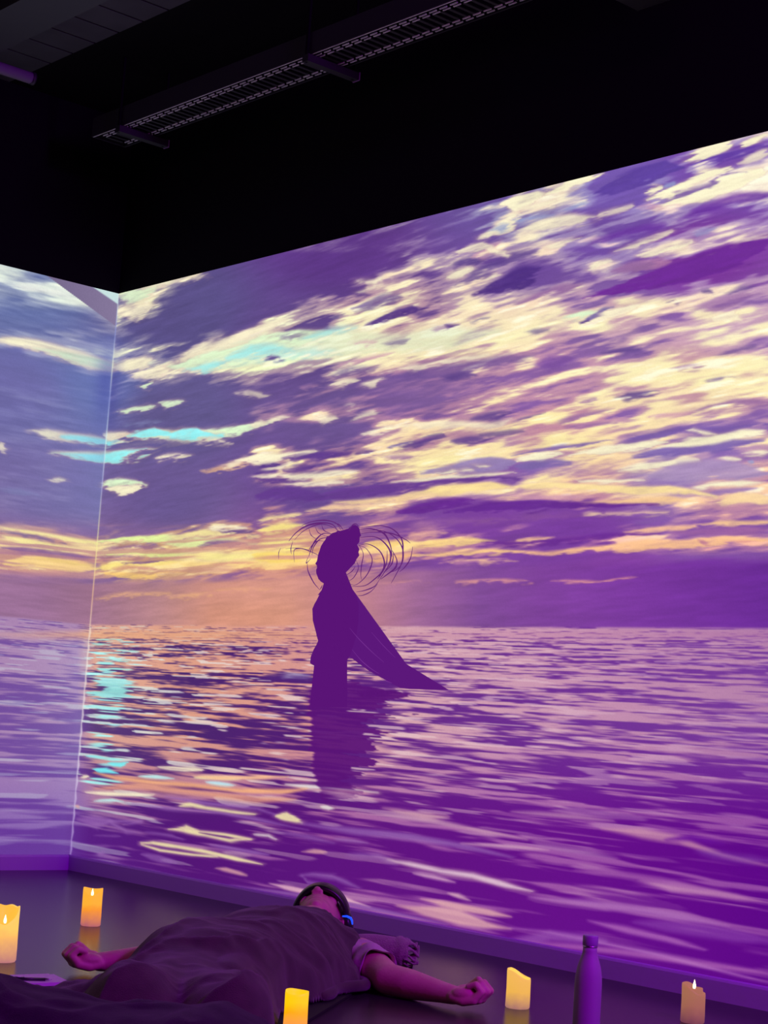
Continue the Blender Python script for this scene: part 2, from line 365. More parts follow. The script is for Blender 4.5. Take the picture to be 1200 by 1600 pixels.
 (DK, .5, .85, [(962, 621, 2), (980, 619, 6), (1005, 616, 5), (1030, 612, 3)]), (MV, .5, .8, [(910, 630, 2), (925, 627, 4), (935, 624, 3)]), (MV, .5, .8, [(1070, 645, 2), (1100, 636, 4), (1150, 628, 5), (1200, 628, 4)]),
 (MV, .5, .8, [(870, 660, 3), (910, 650, 5), (960, 640, 3)]), (MV, .5, .8, [(880, 668, 2), (930, 664, 3), (970, 662, 3)]), (DK, .5, .7, [(800, 660, 1), (830, 653, 3), (855, 646, 2)]),
 (PK, .5, .8, [(1020, 652, 2), (1050, 648, 3), (1080, 642, 2)]),
 ((122, 92, 168), .4, .95, [(960, 694, 2), (990, 685, 6), (1030, 678, 9), (1060, 672, 5), (1110, 675, 7), (1150, 668, 5), (1200, 662, 3)]), (CM, .5, .9, [(1075, 674, 1), (1085, 673, 3), (1110, 678, 2)]),
 (CM, .4, 1, [(1015, 706, 2), (1040, 698, 6), (1070, 690, 8), (1100, 688, 8), (1150, 680, 8), (1200, 675, 8)]),
 ((125, 95, 168), .4, .9, [(800, 712, 3), (830, 705, 4), (870, 700, 3), (910, 694, 3), (960, 688, 2)]), (CM, .4, 1, [(800, 720, 3), (840, 712, 5), (870, 706, 3)]), (CM, .4, 1, [(890, 712, 3), (940, 702, 5), (990, 696, 6), (1030, 688, 4)]),
 ((125, 100, 175), .5, .9, [(985, 712, 5), (1040, 706, 7), (1090, 703, 7), (1150, 694, 7), (1200, 690, 8)]), ((128, 105, 172), .5, .9, [(800, 729, 6), (850, 722, 5), (890, 722, 4)]),
 (CM, .4, .9, [(1055, 718, 2), (1075, 717, 4), (1095, 719, 3)]), (CM, .4, .9, [(1125, 718, 1), (1140, 717, 3), (1157, 718, 2)]), (CM, .4, .9, [(1163, 710, 1), (1180, 708, 3), (1200, 706, 3)]), (CM, .4, .8, [(1180, 734, 1), (1200, 733, 2)]), (LB, .4, .8, [(1172, 722, 2), (1179, 722, 3)]),
 (CM, .4, .95, [(960, 735, 2), (1000, 728, 5), (1045, 723, 4), (1095, 718, 2)]), (CM, .4, .9, [(895, 750, 2), (940, 752, 3), (1000, 749, 2)]),
 ((172, 145, 188), .6, .9, [(1010, 742, 6), (1060, 738, 16), (1120, 734, 16), (1200, 740, 14)]),
 (CM, .4, .95, [(1080, 763, 2), (1120, 757, 4), (1160, 755, 4), (1195, 754, 1)]), ((150, 115, 180), .5, .9, [(1090, 773, 4), (1130, 768, 5), (1190, 765, 4)]), ((252, 218, 165), .45, .95, [(1120, 785, 4), (1160, 778, 8), (1205, 780, 8)]),
 ((252, 225, 160), .4, .95, [(800, 762, 4), (860, 758, 5), (920, 762, 5), (980, 765, 6), (1040, 764, 6), (1080, 768, 5), (1120, 776, 4)]),
 (PK, .5, .8, [(800, 774, 3), (860, 778, 4), (920, 774, 3)]), ((250, 205, 150), .5, .9, [(900, 786, 3), (960, 784, 4), (1040, 780, 6), (1100, 786, 4)]),
 ((104, 46, 146), .4, 1, [(690, 800, 4), (760, 792, 10), (830, 790, 8), (880, 788, 5), (960, 790, 4), (1020, 786, 3)]),
 # middle of the right wall
 (CM, .45, .95, [(370, 720, 3), (400, 718, 7), (425, 716, 7), (445, 712, 4), (490, 704, 3)]), (CM, .5, .8, [(410, 734, 2), (440, 730, 5), (462, 724, 5)]), ((90, 58, 138), .45, .95, [(400, 729, 4), (430, 725, 3)]), ((90, 58, 138), .45, .9, [(400, 740, 5), (440, 738, 4)]),
 ((95, 60, 140), .5, .95, [(445, 716, 2), (475, 715, 6), (510, 712, 6), (545, 706, 3)]), ((95, 60, 140), .5, .9, [(448, 736, 3), (470, 733, 6), (490, 730, 4)]), ((95, 60, 140), .45, .9, [(400, 748, 5), (440, 751, 5), (480, 752, 2)]),
 (CM, .5, .9, [(400, 746, 2), (440, 744, 3), (500, 742, 6), (560, 738, 8)]), (CM, .5, .8, [(440, 757, 2), (490, 756, 4), (540, 754, 5)]),
 ((90, 55, 135), .5, .8, [(555, 708, 3), (575, 707, 4), (590, 706, 2)]), (MV, .6, .7, [(600, 716, 3), (640, 714, 5)]), (DK, .5, .8, [(612, 700, 2), (650, 692, 4), (690, 678, 5)]), (DK, .6, .8, [(705, 688, 4), (730, 688, 7), (750, 684, 4)]), (DK, .5, .7, [(745, 678, 3), (780, 676, 4), (810, 672, 3)]), (DK, .6, .8, [(735, 655, 4), (770, 650, 7), (795, 644, 4)]),
 (CM, .5, .9, [(568, 678, 2), (590, 676, 5), (620, 668, 4)]), (CM, .6, .7, [(620, 668, 3), (700, 662, 5), (760, 664, 4), (800, 655, 4)]),
 (CM, .5, .7, [(400, 664, 4), (415, 660, 3)]), (CM, .5, .7, [(425, 658, 2), (445, 654, 4), (455, 652, 2)]), (CM, .5, .8, [(500, 658, 2), (512, 654, 5), (522, 652, 2)]), (CM, .5, .7, [(548, 654, 2), (565, 648, 4), (590, 641, 2)]), (CM, .5, .6, [(545, 634, 1), (555, 633, 2)]), (PK, .5, .5, [(470, 645, 1), (520, 640, 2)]),
 (CM, .5, .8, [(515, 600, 4), (530, 597, 5), (548, 592, 3)]), (CM, .5, .8, [(560, 600, 2), (580, 597, 5), (600, 592, 3)]), (PK, .6, .5, [(470, 605, 2), (490, 603, 3)]),
 ((112, 82, 150), .7, .7, [(610, 592, 5), (660, 583, 10), (720, 575, 10), (790, 562, 9), (840, 558, 7)]), (DK, .6, .8, [(690, 590, 3), (720, 587, 7), (745, 586, 4)]),
 (CM, .5, .8, [(590, 585, 2), (640, 574, 3), (700, 562, 3), (760, 553, 3)]), (DK, .6, .6, [(520, 588, 3), (560, 578, 4), (590, 574, 2)]), (PK, .5, .7, [(530, 570, 3), (580, 560, 4), (620, 552, 2)]),
 ((152, 130, 182), .45, .95, [(655, 738, 3), (700, 733, 7), (750, 727, 11), (800, 722, 12)]), (CM, .4, .9, [(680, 738, 1), (695, 735, 3), (708, 735, 1)]), (CM, .4, .9, [(714, 733, 1), (724, 733, 2), (732, 734, 1)]), (CM, .4, .9, [(738, 728, 1), (750, 728, 2), (761, 729, 1)]),
 (CM, .4, .9, [(610, 754, 2), (650, 750, 3), (700, 745, 3), (750, 741, 2), (800, 738, 3)]),
 ((105, 62, 145), .5, 1, [(470, 782, 7), (530, 772, 8), (600, 764, 8), (680, 756, 6), (740, 748, 4), (800, 746, 4)]), ((100, 60, 142), .5, .9, [(400, 775, 10), (450, 770, 10), (500, 775, 8)]),
 ((253, 225, 155), .45, .95, [(630, 773, 3), (670, 768, 7), (720, 764, 9), (770, 760, 8), (800, 762, 6)]), ((250, 215, 160), .5, .95, [(515, 784, 3), (560, 784, 4), (620, 780, 5), (680, 774, 4)]), ((250, 210, 165), .5, .9, [(473, 796, 2), (520, 792, 4), (570, 790, 3), (610, 793, 3)]),
 ((104, 42, 146), .45, .9, [(620, 800, 6), (680, 788, 8), (740, 782, 6)]),
 # sunset strip, left half
 (YL, .4, .9, [(0, 824, 2), (60, 834, 3), (120, 845, 4), (152, 848, 5)]), (YL, .4, .95, [(0, 838, 5), (50, 848, 5), (100, 857, 3), (150, 865, 3)]), ((135, 95, 150), .4, .9, [(0, 855, 4), (50, 862, 6), (110, 869, 5), (150, 873, 4)]), ((112, 92, 150), .4, .7, [(0, 830, 2), (60, 840, 3), (90, 846, 1)]),
 ((250, 214, 142), .4, .9, [(0, 880, 8), (50, 876, 9), (100, 884, 8), (150, 889, 7)]), ((250, 215, 130), .5, .7, [(40, 868, 3), (100, 876, 4), (148, 884, 5)]),
 ((228, 246, 160), .4, .95, [(152, 845, 4), (200, 842, 4), (250, 842, 5), (290, 838, 5)]), ((150, 105, 140), .5, .85, [(160, 858, 3), (210, 855, 5), (260, 857, 3)]), ((232, 244, 150), .4, .9, [(152, 864, 3), (200, 864, 3), (250, 866, 4), (300, 865, 5)]),
 ((145, 95, 140), .5, .8, [(152, 873, 4), (200, 871, 3), (222, 871, 1)]), ((250, 225, 132), .45, .9, [(150, 888, 7), (190, 885, 6), (240, 882, 4), (290, 878, 5)]), ((120, 78, 140), .4, .85, [(200, 881, 1), (230, 878, 3), (252, 875, 1)]),
 ((250, 206, 122), .4, .95, [(165, 897, 3), (200, 899, 4), (235, 901, 3), (265, 895, 2), (290, 895, 1)]), ((190, 120, 125), .5, .7, [(182, 891, 2), (205, 887, 3), (250, 890, 3)]),
 (YL, .5, .9, [(270, 840, 4), (310, 833, 5), (360, 830, 4), (400, 838, 6)]), ((228, 246, 165), .5, .8, [(260, 850, 6), (310, 848, 8), (360, 848, 6), (400, 850, 5)]), ((135, 92, 142), .45, .9, [(307, 853, 4), (340, 850, 6), (385, 850, 5)]), ((100, 68, 135), .4, .9, [(338, 829, 2), (360, 831, 4), (395, 831, 4)]), (CM, .4, .9, [(330, 826, 2), (355, 824, 3), (385, 825, 2)]),
 ((250, 234, 150), .45, .9, [(270, 872, 5), (320, 868, 6), (370, 872, 6), (420, 868, 5), (450, 866, 4)]), ((250, 215, 140), .5, .85, [(240, 885, 3), (300, 882, 4), (360, 883, 5), (420, 882, 5), (460, 880, 4)]), ((215, 140, 130), .5, .7, [(330, 882, 1), (365, 880, 2), (400, 880, 1)]),
 ((250, 190, 130), .6, .7, [(150, 935, 1), (200, 928, 2), (260, 926, 1)]), ((250, 190, 130), .6, .7, [(262, 932, 1), (300, 929, 2), (330, 927, 1)]), ((250, 185, 130), .7, .5, [(340, 922, 1), (380, 920, 2), (420, 921, 1)]),
 ((253, 232, 140), .45, .95, [(400, 829, 7), (440, 822, 5), (470, 820, 3)]), ((250, 225, 160), .5, .9, [(400, 812, 4), (430, 808, 4), (465, 804, 4), (472, 804, 1)]), ((252, 235, 140), .5, .8, [(400, 848, 8), (450, 848, 7)]), ((250, 215, 110), .5, .8, [(400, 870, 9), (450, 872, 8), (490, 870, 7)]),
 ((252, 212, 130), .5, .9, [(565, 848, 7), (600, 852, 7), (640, 850, 6)]), ((250, 190, 130), .5, .85, [(570, 875, 3), (600, 872, 6), (650, 866, 4)]), ((252, 215, 140), .45, .95, [(640, 854, 3), (690, 848, 5), (740, 844, 4), (770, 845, 2)]), ((252, 205, 140), .45, .95, [(640, 867, 2), (700, 865, 3), (760, 862, 4), (820, 862, 4)]),
 ((252, 200, 155), .5, .85, [(700, 878, 2), (760, 877, 3), (800, 875, 1)]), ((235, 180, 160), .5, .8, [(640, 838, 2), (670, 836, 2), (700, 830, 1)]), ((105, 45, 145), .5, .9, [(748, 846, 2), (780, 848, 4), (830, 848, 4), (900, 843, 4), (960, 837, 4), (1030, 834, 2)]),
 ((245, 170, 150), .5, .8, [(710, 908, 1), (740, 908, 2), (790, 907, 2), (820, 907, 1)]), ((245, 170, 150), .5, .8, [(862, 908, 1), (890, 909, 2), (935, 910, 2), (960, 906, 2), (988, 902, 1)]), ((240, 165, 150), .6, .5, [(590, 912, 1), (620, 910, 2), (660, 908, 1)]),
 ((252, 200, 155), .4, .95, [(800, 842, 2), (830, 841, 2), (868, 840, 1)]), ((252, 195, 145), .45, .95, [(800, 862, 4), (850, 864, 3), (900, 860, 3), (960, 856, 5), (1020, 851, 7), (1080, 850, 6), (1140, 844, 7), (1205, 845, 10)]), ((175, 105, 150), .5, .8, [(1095, 846, 2), (1102, 848, 3), (1108, 849, 1)]), ((200, 120, 150), .5, .7, [(1135, 848, 1), (1170, 847, 2), (1185, 847, 1)]),
 ((252, 195, 155), .45, .95, [(975, 832, 1), (1020, 827, 3), (1070, 824, 3), (1095, 820, 2)]), ((252, 205, 150), .45, .95, [(1095, 820, 3), (1140, 817, 4), (1205, 815, 3)]), ((158, 100, 160), .6, .8, [(1050, 833, 4), (1120, 831, 7), (1205, 828, 7)]),
 ((248, 215, 175), .45, .9, [(908, 803, 1), (920, 802, 2), (935, 802, 1)]), ((240, 200, 175), .45, .8, [(945, 801, 1), (1000, 802, 2), (1040, 799, 2)]), ((135, 95, 165), .6, .6, [(990, 816, 1), (1010, 815, 2), (1050, 813, 1)]), ((150, 90, 160), .8, .5, [(800, 808, 3), (850, 806, 4), (910, 802, 3)]),
 ((160, 105, 160), .8, .5, [(640, 820, 3), (700, 815, 4), (790, 812, 3)]),
]
# sea: ripples drawn by hand, colour, softness, strength, points
PW = (235, 220, 170); WH = (225, 215, 215); LV = (150, 100, 175); DS = (86, 20, 118); PE = (215, 160, 165)
SEAM = [
 ((PW), .35, .95, [(267, 1296, 3), (290, 1295, 6), (310, 1301, 3), (350, 1304, 2), (392, 1312, 3)]), ((PW), .35, .9, [(285, 1296, 4), (320, 1304, 2), (360, 1313, 2), (390, 1312, 2)]), ((DS), .3, .9, [(312, 1301, 1), (340, 1306, 1.5), (365, 1310, 1)]),
 ((PW), .3, .95, [(221, 1317, 3), (240, 1317, 3), (280, 1323, 2), (320, 1330, 3), (370, 1342, 3), (412, 1350, 2)]), ((PW), .3, .9, [(222, 1319, 2), (250, 1328, 2), (300, 1335, 2), (340, 1338, 2)]),
 ((PW), .4, .95, [(280, 1259, 3), (300, 1257, 4), (320, 1262, 2), (360, 1268, 2), (398, 1272, 3)]), ((LV), .5, .8, [(207, 1256, 1), (260, 1263, 3), (340, 1270, 2), (400, 1280, 3), (480, 1296, 1)]), ((LV), .5, .8, [(260, 1245, 2), (320, 1255, 3), (400, 1264, 2), (430, 1274, 2)]),
 ((PW), .35, .95, [(430, 1275, 3), (445, 1276, 6), (457, 1280, 4), (470, 1285, 1)]), ((WH), .4, .8, [(399, 1304, 2), (420, 1306, 2), (432, 1312, 2)]), ((PE), .4, .85, [(470, 1330, 1), (490, 1330, 3), (508, 1331, 2)]), ((LV), .5, .8, [(525, 1312, 2), (555, 1315, 2), (575, 1318, 1)]),
 ((LV), .5, .8, [(330, 1321, 3), (370, 1328, 3), (418, 1336, 3)]), ((LV), .5, .6, [(222, 1335, 4), (250, 1342, 6), (275, 1348, 3)]), ((PE), .4, .85, [(335, 1356, 1), (350, 1358, 3), (385, 1367, 2)]), ((LV), .6, .7, [(157, 1333, 3), (163, 1336, 3)]),
 ((LV), .6, .8, [(118, 1280, 5), (150, 1285, 10), (172, 1284, 4), (200, 1300, 3), (222, 1302, 1)]), ((LV), .5, .8, [(170, 1283, 2), (215, 1284, 2), (222, 1284, 3), (195, 1288, 1)]), ((LV), .5, .5, [(150, 1305, 1), (185, 1306, 2)]), ((LV), .5, .6, [(230, 1300, 2), (270, 1306, 3), (285, 1312, 1)]),
 ((WH), .35, .95, [(444, 1225, 2), (480, 1229, 3), (540, 1234, 2), (586, 1239, 1)]), ((WH), .35, .9, [(500, 1261, 2), (512, 1262, 4), (520, 1263, 1)]), ((PW), .35, .9, [(305, 1215, 3), (340, 1216, 3), (380, 1217, 3)]), ((250, 195, 150), .4, .9, [(305, 1213, 2), (340, 1216, 3), (450, 1214, 3)]), ((190, 230, 240), .35, .95, [(325, 1223, 2), (345, 1225, 3), (366, 1228, 2)]),
 ((190, 235, 235), .35, .95, [(218, 1213, 2), (245, 1214, 3), (272, 1217, 1)]), ((CM), .35, .9, [(248, 1198, 2), (270, 1198, 2), (316, 1202, 3)]), ((CM), .3, .8, [(250, 1200, 1), (290, 1204, 1.5), (315, 1203, 1)]),
 ((248, 180, 130), .5, .9, [(145, 1206, 4), (180, 1215, 5), (240, 1222, 4), (300, 1226, 3), (380, 1235, 4), (440, 1236, 6), (480, 1232, 3)]), ((230, 160, 130), .6, .8, [(150, 1232, 5), (220, 1228, 6), (300, 1238, 5), (400, 1250, 5), (460, 1248, 6)]), ((CM), .4, .9, [(135, 1238, 2), (170, 1240, 3), (240, 1242, 2)]), ((190, 235, 235), .4, .9, [(150, 1252, 1), (175, 1252, 3), (190, 1253, 1)]),
 ((120, 240, 245), .35, .95, [(148, 1203, 3), (165, 1203, 4), (184, 1207, 2)]), ((150, 235, 240), .35, .95, [(135, 1181, 2), (150, 1182, 3), (168, 1185, 2)]), ((120, 240, 245), .35, .9, [(172, 1194, 3), (190, 1196, 4), (200, 1192, 2)]), ((CM), .4, .9, [(126, 1213, 2), (134, 1214, 3)]), ((PE), .4, .9, [(120, 1260, 1), (125, 1261, 3)]),
 # foreground of the picture, middle and right
 ((230, 200, 215), .5, .85, [(608, 1344, 2), (640, 1350, 4), (690, 1361, 3), (740, 1368, 4), (790, 1382, 5), (830, 1392, 3)]), ((220, 175, 200), .5, .8, [(648, 1364, 3), (680, 1370, 4), (710, 1378, 2)]), ((LV), .7, .6, [(545, 1335, 3), (590, 1338, 4), (620, 1350, 4)]),
 ((LV), .6, .75, [(471, 1367, 2), (490, 1366, 3), (520, 1370, 4), (560, 1388, 2)]), ((LV), .6, .7, [(472, 1368, 2), (480, 1378, 3), (510, 1384, 2)]), ((225, 175, 195), .45, .9, [(420, 1380, 2), (445, 1386, 5), (480, 1394, 4), (540, 1405, 6), (575, 1418, 2)]), ((LV), .5, .8, [(360, 1383, 1), (420, 1392, 2), (470, 1400, 3), (600, 1425, 3), (700, 1445, 2)]),
 ((225, 170, 175), .6, .85, [(620, 1416, 3), (660, 1424, 7), (690, 1428, 11), (720, 1434, 13), (760, 1446, 6), (800, 1452, 3)]), ((225, 170, 175), .5, .85, [(660, 1406, 2), (690, 1412, 5), (740, 1422, 6), (800, 1432, 4)]), ((220, 175, 190), .5, .8, [(703, 1396, 2), (718, 1400, 4), (735, 1406, 2)]),
 ((LV), .6, .8, [(470, 1286, 3), (560, 1300, 5), (640, 1308, 6), (720, 1322, 4), (800, 1340, 2)]), ((200, 150, 180), .5, .8, [(560, 1270, 2), (620, 1276, 4), (690, 1286, 5), (760, 1300, 4), (820, 1312, 2)]), ((215, 165, 175), .6, .7, [(600, 1263, 2), (660, 1274, 5), (700, 1276, 4)]), ((210, 165, 190), .5, .8, [(720, 1318, 2), (800, 1324, 3), (860, 1330, 2)]), ((LV), .6, .6, [(430, 1300, 2), (480, 1308, 4), (520, 1318, 2)]),
 ((195, 135, 180), .6, .8, [(1000, 1376, 3), (1050, 1386, 8), (1120, 1396, 6), (1200, 1410, 4)]), ((165, 95, 170), .6, .8, [(900, 1360, 2), (960, 1366, 4), (1030, 1376, 4), (1100, 1390, 3)]), ((170, 105, 180), .6, .85, [(830, 1402, 3), (920, 1412, 6), (1000, 1422, 7), (1080, 1436, 6), (1142, 1448, 4)]),
 ((200, 140, 170), .6, .8, [(940, 1296, 3), (1000, 1302, 7), (1060, 1312, 6), (1130, 1336, 3), (1200, 1352, 2)]), ((180, 110, 185), .6, .75, [(920, 1438, 3), (980, 1452, 6), (1040, 1466, 5), (1100, 1484, 3)]), ((170, 95, 175), .6, .8, [(800, 1470, 3), (880, 1478, 4), (960, 1486, 5), (1060, 1500, 5), (1200, 1522, 6)]), ((190, 125, 195), .6, .7, [(800, 1450, 2), (860, 1456, 3), (930, 1470, 3), (1040, 1494, 3), (1200, 1535, 3)]),
 ((130, 70, 165), .8, .6, [(1090, 1330, 6), (1150, 1340, 6), (1200, 1345, 6)]), ((160, 100, 170), .6, .7, [(830, 1320, 3), (900, 1332, 4), (960, 1342, 3)]), ((200, 150, 180), .6, .7, [(800, 1268, 3), (880, 1274, 4), (960, 1282, 3)]), ((105, 20, 150), .6, .9, [(1040, 1312, 2), (1080, 1310, 4), (1130, 1318, 3)]),
 ((160, 95, 180), .7, .6, [(760, 1480, 6), (860, 1462, 8), (950, 1470, 8)]),
 ((140, 70, 170), .7, .6, [(990, 1440, 6), (1080, 1452, 10), (1200, 1470, 10)]),
 # ring of ripples round the figure, its drape
 ((80, 40, 120), .5, .8, [(400, 1062, 3), (440, 1056, 6), (490, 1062, 6)]), ((175, 165, 200), .5, .7, [(440, 1058, 1), (460, 1054, 3), (485, 1056, 2)]), ((90, 30, 125), .5, .85, [(540, 1072, 4), (600, 1070, 6), (640, 1072, 5)]),
 ((85, 20, 118), .5, .95, [(560, 1085, 8), (600, 1084, 7), (620, 1078, 5)]),
]

def mark(C, px, py, spec, rough):
    col, soft, strength, pts = spec
    x0 = min(p[0] - p[2] for p in pts) - 14; x1 = max(p[0] + p[2] for p in pts) + 14
    y0 = min(p[1] - p[2] for p in pts) - 14; y1 = max(p[1] + p[2] for p in pts) + 14
    idx = np.nonzero((px > x0) & (px < x1) & (py > y0) & (py < y1))[0]
    if not len(idx): return
    X = px[idx] + rough[0][idx]; Y = py[idx] + rough[1][idx]
    xs = [p[0] for p in pts]
    if all(xs[i] < xs[i + 1] for i in range(len(xs) - 1)):
        cy = np.interp(X, xs, [p[1] for p in pts]); hw = np.interp(X, xs, [p[2] for p in pts])
        e = np.clip(np.minimum(X - xs[0] + 2, xs[-1] + 2 - X) / max(4.0, .25 * (xs[-1] - xs[0])), 0, 1)
        over = np.maximum(0, np.maximum(xs[0] - X, X - xs[-1]))
        d = np.hypot(Y - cy, over * .5) - hw * np.sqrt(e)
    else:
        d = np.full(len(idx), 1e9)
        for a, b in zip(pts[:-1], pts[1:]):
            vx, vy = b[0] - a[0], b[1] - a[1]; L = vx * vx + vy * vy + 1e-9
            t = np.clip(((X - a[0]) * vx + (Y - a[1]) * vy) / L, 0, 1)
            d = np.minimum(d, np.hypot(X - a[0] - t * vx, Y - a[1] - t * vy) - (a[2] + (b[2] - a[2]) * t))
    s = 1.0 + soft * soft * 9
    dd = d + rough[2][idx] * s * 1.1
    if sum(col) > 610 and soft < .85:                             # warm fringe round a glowing edge
        wf = strength * .5 * (1 - sstep(-s, s * 1.2 + 3.0, dd)); C[idx] += (np.array([205., 165., 165.]) - C[idx]) * wf[:, None]
    w = strength * (1 - sstep(-s * 1.1, s, dd)) * np.clip(1 + rough[2][idx] * .35, .5, 1)
    C[idx] += (np.array(col, float) - C[idx]) * w[:, None]

def paint(px, py, U, Z, right):
    """px,py: where the point falls in the picture frame; U metres from the corner; Z height. Returns display colours 0..255."""
    n = len(px)
    zh = 1.107                                                       # height of the horizon in the projected picture
    # ---------------- sky
    sx = U if right else -U
    sh = .07 if right else 0
    zs = Z - sh * sx
    w1 = fbm(sx * 1.6, zs * 9, 3, 4); w2 = fbm(sx * 4, zs * 30, 11, 4); w3 = fbm(sx * 9, zs * 85, 23, 3); w5 = fbm(sx * 2.6 + w1 * .4, zs * 24 + w2 * .8, 91, 3)
    wl = 1.0 if right else .6
    sl = np.interp(py, [200, 500, 700, 900], [-.25, -.2, -.1, -.0]) if right else np.interp(py, [400, 600, 900], [.25, .2, .1])
    dx = (w1 * 26 + w2 * 16) * wl; dy = dx * sl + (w1 * 5 + w2 * 7) * wl
    t = grid_at(SKYM, (px + dx - 20) / 40, (py + dy - 210) / 20)
    detail = w2 * .40 + w3 * .26 + w5 * .36
    t = .03 + t * .86
    t = t + detail * (sstep(.10, .45, t) * .96 + .04) * (1.3 - t) * 1.25 * (1 if right else .45)
    t = .48 + (t - .48) * 1.15
    t = np.clip(t, 0, 1.1)
    t = np.where(py > 890, t * .8, t)
    Wt = np.zeros(n); D = np.zeros((n, 3)); M = np.zeros((n, 3)); B = np.zeros((n, 3))
    for (cx, cy), d_, m_, b_ in PAL:
        w = 1 / (((px - cx) ** 2 + ((py - cy) * 1.5) ** 2) / 1e4 + .12) ** 2
        Wt += w; D += w[:, None] * np.array(d_, float); M += w[:, None] * np.array(m_, float); B += w[:, None] * np.array(b_, float)
    D = D / Wt[:, None] + np.array([10, 12, 6.]) + sstep(500, 800, px)[:, None] * np.array([8, 5, 4.]); M /= Wt[:, None]; B /= Wt[:, None]
    tt = t[:, None]
    hue = (w5 * .6 + w1 * .4)[:, None]
    B = B + hue * np.array([-4, -26, -2.]) + np.array([0, -2, 8.])
    C = np.where(tt < .46, D + (M - D) * sstep(.12, .46, tt), M + (B - M) * sstep(.46, .82, tt))
    C = C + (np.array([253, 250, 222]) - C) * (sstep(.88, 1.12, t + w3 * .15)[:, None] * (1 - sstep(820, 850, py))[:, None] * .75)
    hz = lut(px, HAZE) * (1 + .035 * w1[:, None])
    glow = np.exp(-((px - 390) / 130) ** 2 - ((py - 965) / 35) ** 2)
    hz = hz + glow[:, None] * np.array([8, 4, -6])
    top = np.interp(px, [0, 150, 300, 420, 560, 650, 800, 1200], [895, 905, 903, 893, 890, 884, 880, 870])
    k = sstep(-8, 14, py - top + w2 * 9)[:, None]
    C = C * (1 - k) + hz * k
    w4 = fbm(sx * 24, Z * 110, 37, 2)
    rough = (w2 * 14 + w3 * 8, w3 * 2.6 + w2 * 2.4 + w4 * 1.5, w3 * .6 + w4 * .5)
    for m in MARKS: mark(C, px, py, m, rough)
    k = (sstep(.0, .45, fbm(sx * 1.3, Z * 55 + w1, 121, 3)) * sstep(815, 835, py) * (1 - sstep(885, 905, py)) * (1 - sstep(560, 700, px)) * .75)[:, None]
    C = C + (lut(px, [(0, (175, 120, 150)), (250, (200, 145, 130)), (450, (205, 140, 140)), (650, (170, 105, 150))]) - C) * k
    C *= (1 + .05 * w3 + .04 * w2)[:, None]
    # bluish spill and the unlit slab on the left wall
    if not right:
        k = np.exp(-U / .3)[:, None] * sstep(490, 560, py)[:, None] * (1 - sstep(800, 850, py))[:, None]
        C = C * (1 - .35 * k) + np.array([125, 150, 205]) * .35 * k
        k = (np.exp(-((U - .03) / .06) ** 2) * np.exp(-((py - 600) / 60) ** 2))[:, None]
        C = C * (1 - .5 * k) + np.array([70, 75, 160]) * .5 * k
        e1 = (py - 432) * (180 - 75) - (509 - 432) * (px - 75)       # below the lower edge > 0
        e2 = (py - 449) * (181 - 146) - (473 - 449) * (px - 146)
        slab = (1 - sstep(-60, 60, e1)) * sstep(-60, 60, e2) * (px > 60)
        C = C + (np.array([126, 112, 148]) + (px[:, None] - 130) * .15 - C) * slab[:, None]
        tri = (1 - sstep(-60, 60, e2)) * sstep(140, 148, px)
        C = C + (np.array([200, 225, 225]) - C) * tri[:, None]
    else:
        k = (np.exp(-((U - .02) / .07) ** 2) * np.exp(-((py - 610) / 60) ** 2))[:, None]
        C = C * (1 - .5 * k) + np.array([72, 70, 150]) * .5 * k
    # ---------------- sea
    dz = np.maximum(zh - Z, 1e-3)                                    # metres below the horizon on the wall
    lz = np.log(dz + .06)
    per = 1.0 / (dz + .20)
    xx = (sx + .35) * per
    zz = lz * 15 + sx * .05
    s1 = fbm(xx * .65 + 3, zz * .8, 41, 3, .5); s2 = fbm(xx * 1.35, zz * 1.9 + s1 * .8, 57, 3, .6); s3 = fbm(xx * 2.6, zz * 3.4 + s2 * .8, 71, 3, .6); s4 = fbm(xx * 2.3 + 9, zz * 2.3 + s1 * .6, 87, 2, .5)
    wave = s1 * .22 + s2 * .75 + s3 * .75
    amt = np.interp(py, [980, 1005, 1060, 1130, 1220, 1275, 1320, 1560], [.90, .66, .52, .44, .38, .18, .10, .10])
    amt = amt + sstep(500, 640, px) * np.interp(py, [1000, 1100, 1240, 1300, 1360], [.0, .0, -.01, .04, .0]) + sstep(560, 900, px) * np.interp(py, [1240, 1300, 1560], [0, .08, .02])
    lf = 1 - sstep(470, 500, px)
    bands = np.exp(-((py - 1034) / 11) ** 2) * .45 * lf - np.exp(-((py - 1062) / 10) ** 2) * .22 * lf - np.exp(-((py - 1021) / 6) ** 2) * .25 * lf * sstep(170, 200, px) + np.exp(-((py - 1236) / 16) ** 2) * .45 * lf - np.exp(-((py - 1115) / 24) ** 2) * .10 * lf
    bright = sstep(-.42, .42, wave * 1.5 + (amt + bands - .5) * 1.5)
    dk = lut(px, [(-200, (118, 78, 160)), (120, (110, 72, 152)), (150, (92, 62, 120)), (300, (76, 40, 110)), (470, (82, 30, 115)), (640, (102, 42, 135)), (900, (112, 50, 148)), (1200, (120, 60, 155))])
    lt = lut(px, [(-200, (168, 128, 175)), (120, (172, 136, 178)), (150, (225, 170, 150)), (300, (222, 158, 135)), (480, (215, 150, 145)), (620, (215, 165, 175)), (800, (205, 154, 178)), (1000, (192, 138, 174)), (1200, (180, 127, 170))])
    low = sstep(1120, 1330, py)[:, None]
    dk2 = lut(px, [(-200, (108, 60, 158)), (100, (100, 52, 150)), (140, (88, 30, 130)), (300, (84, 22, 118)), (600, (96, 20, 128)), (900, (102, 16, 138)), (1200, (94, 8, 136))])
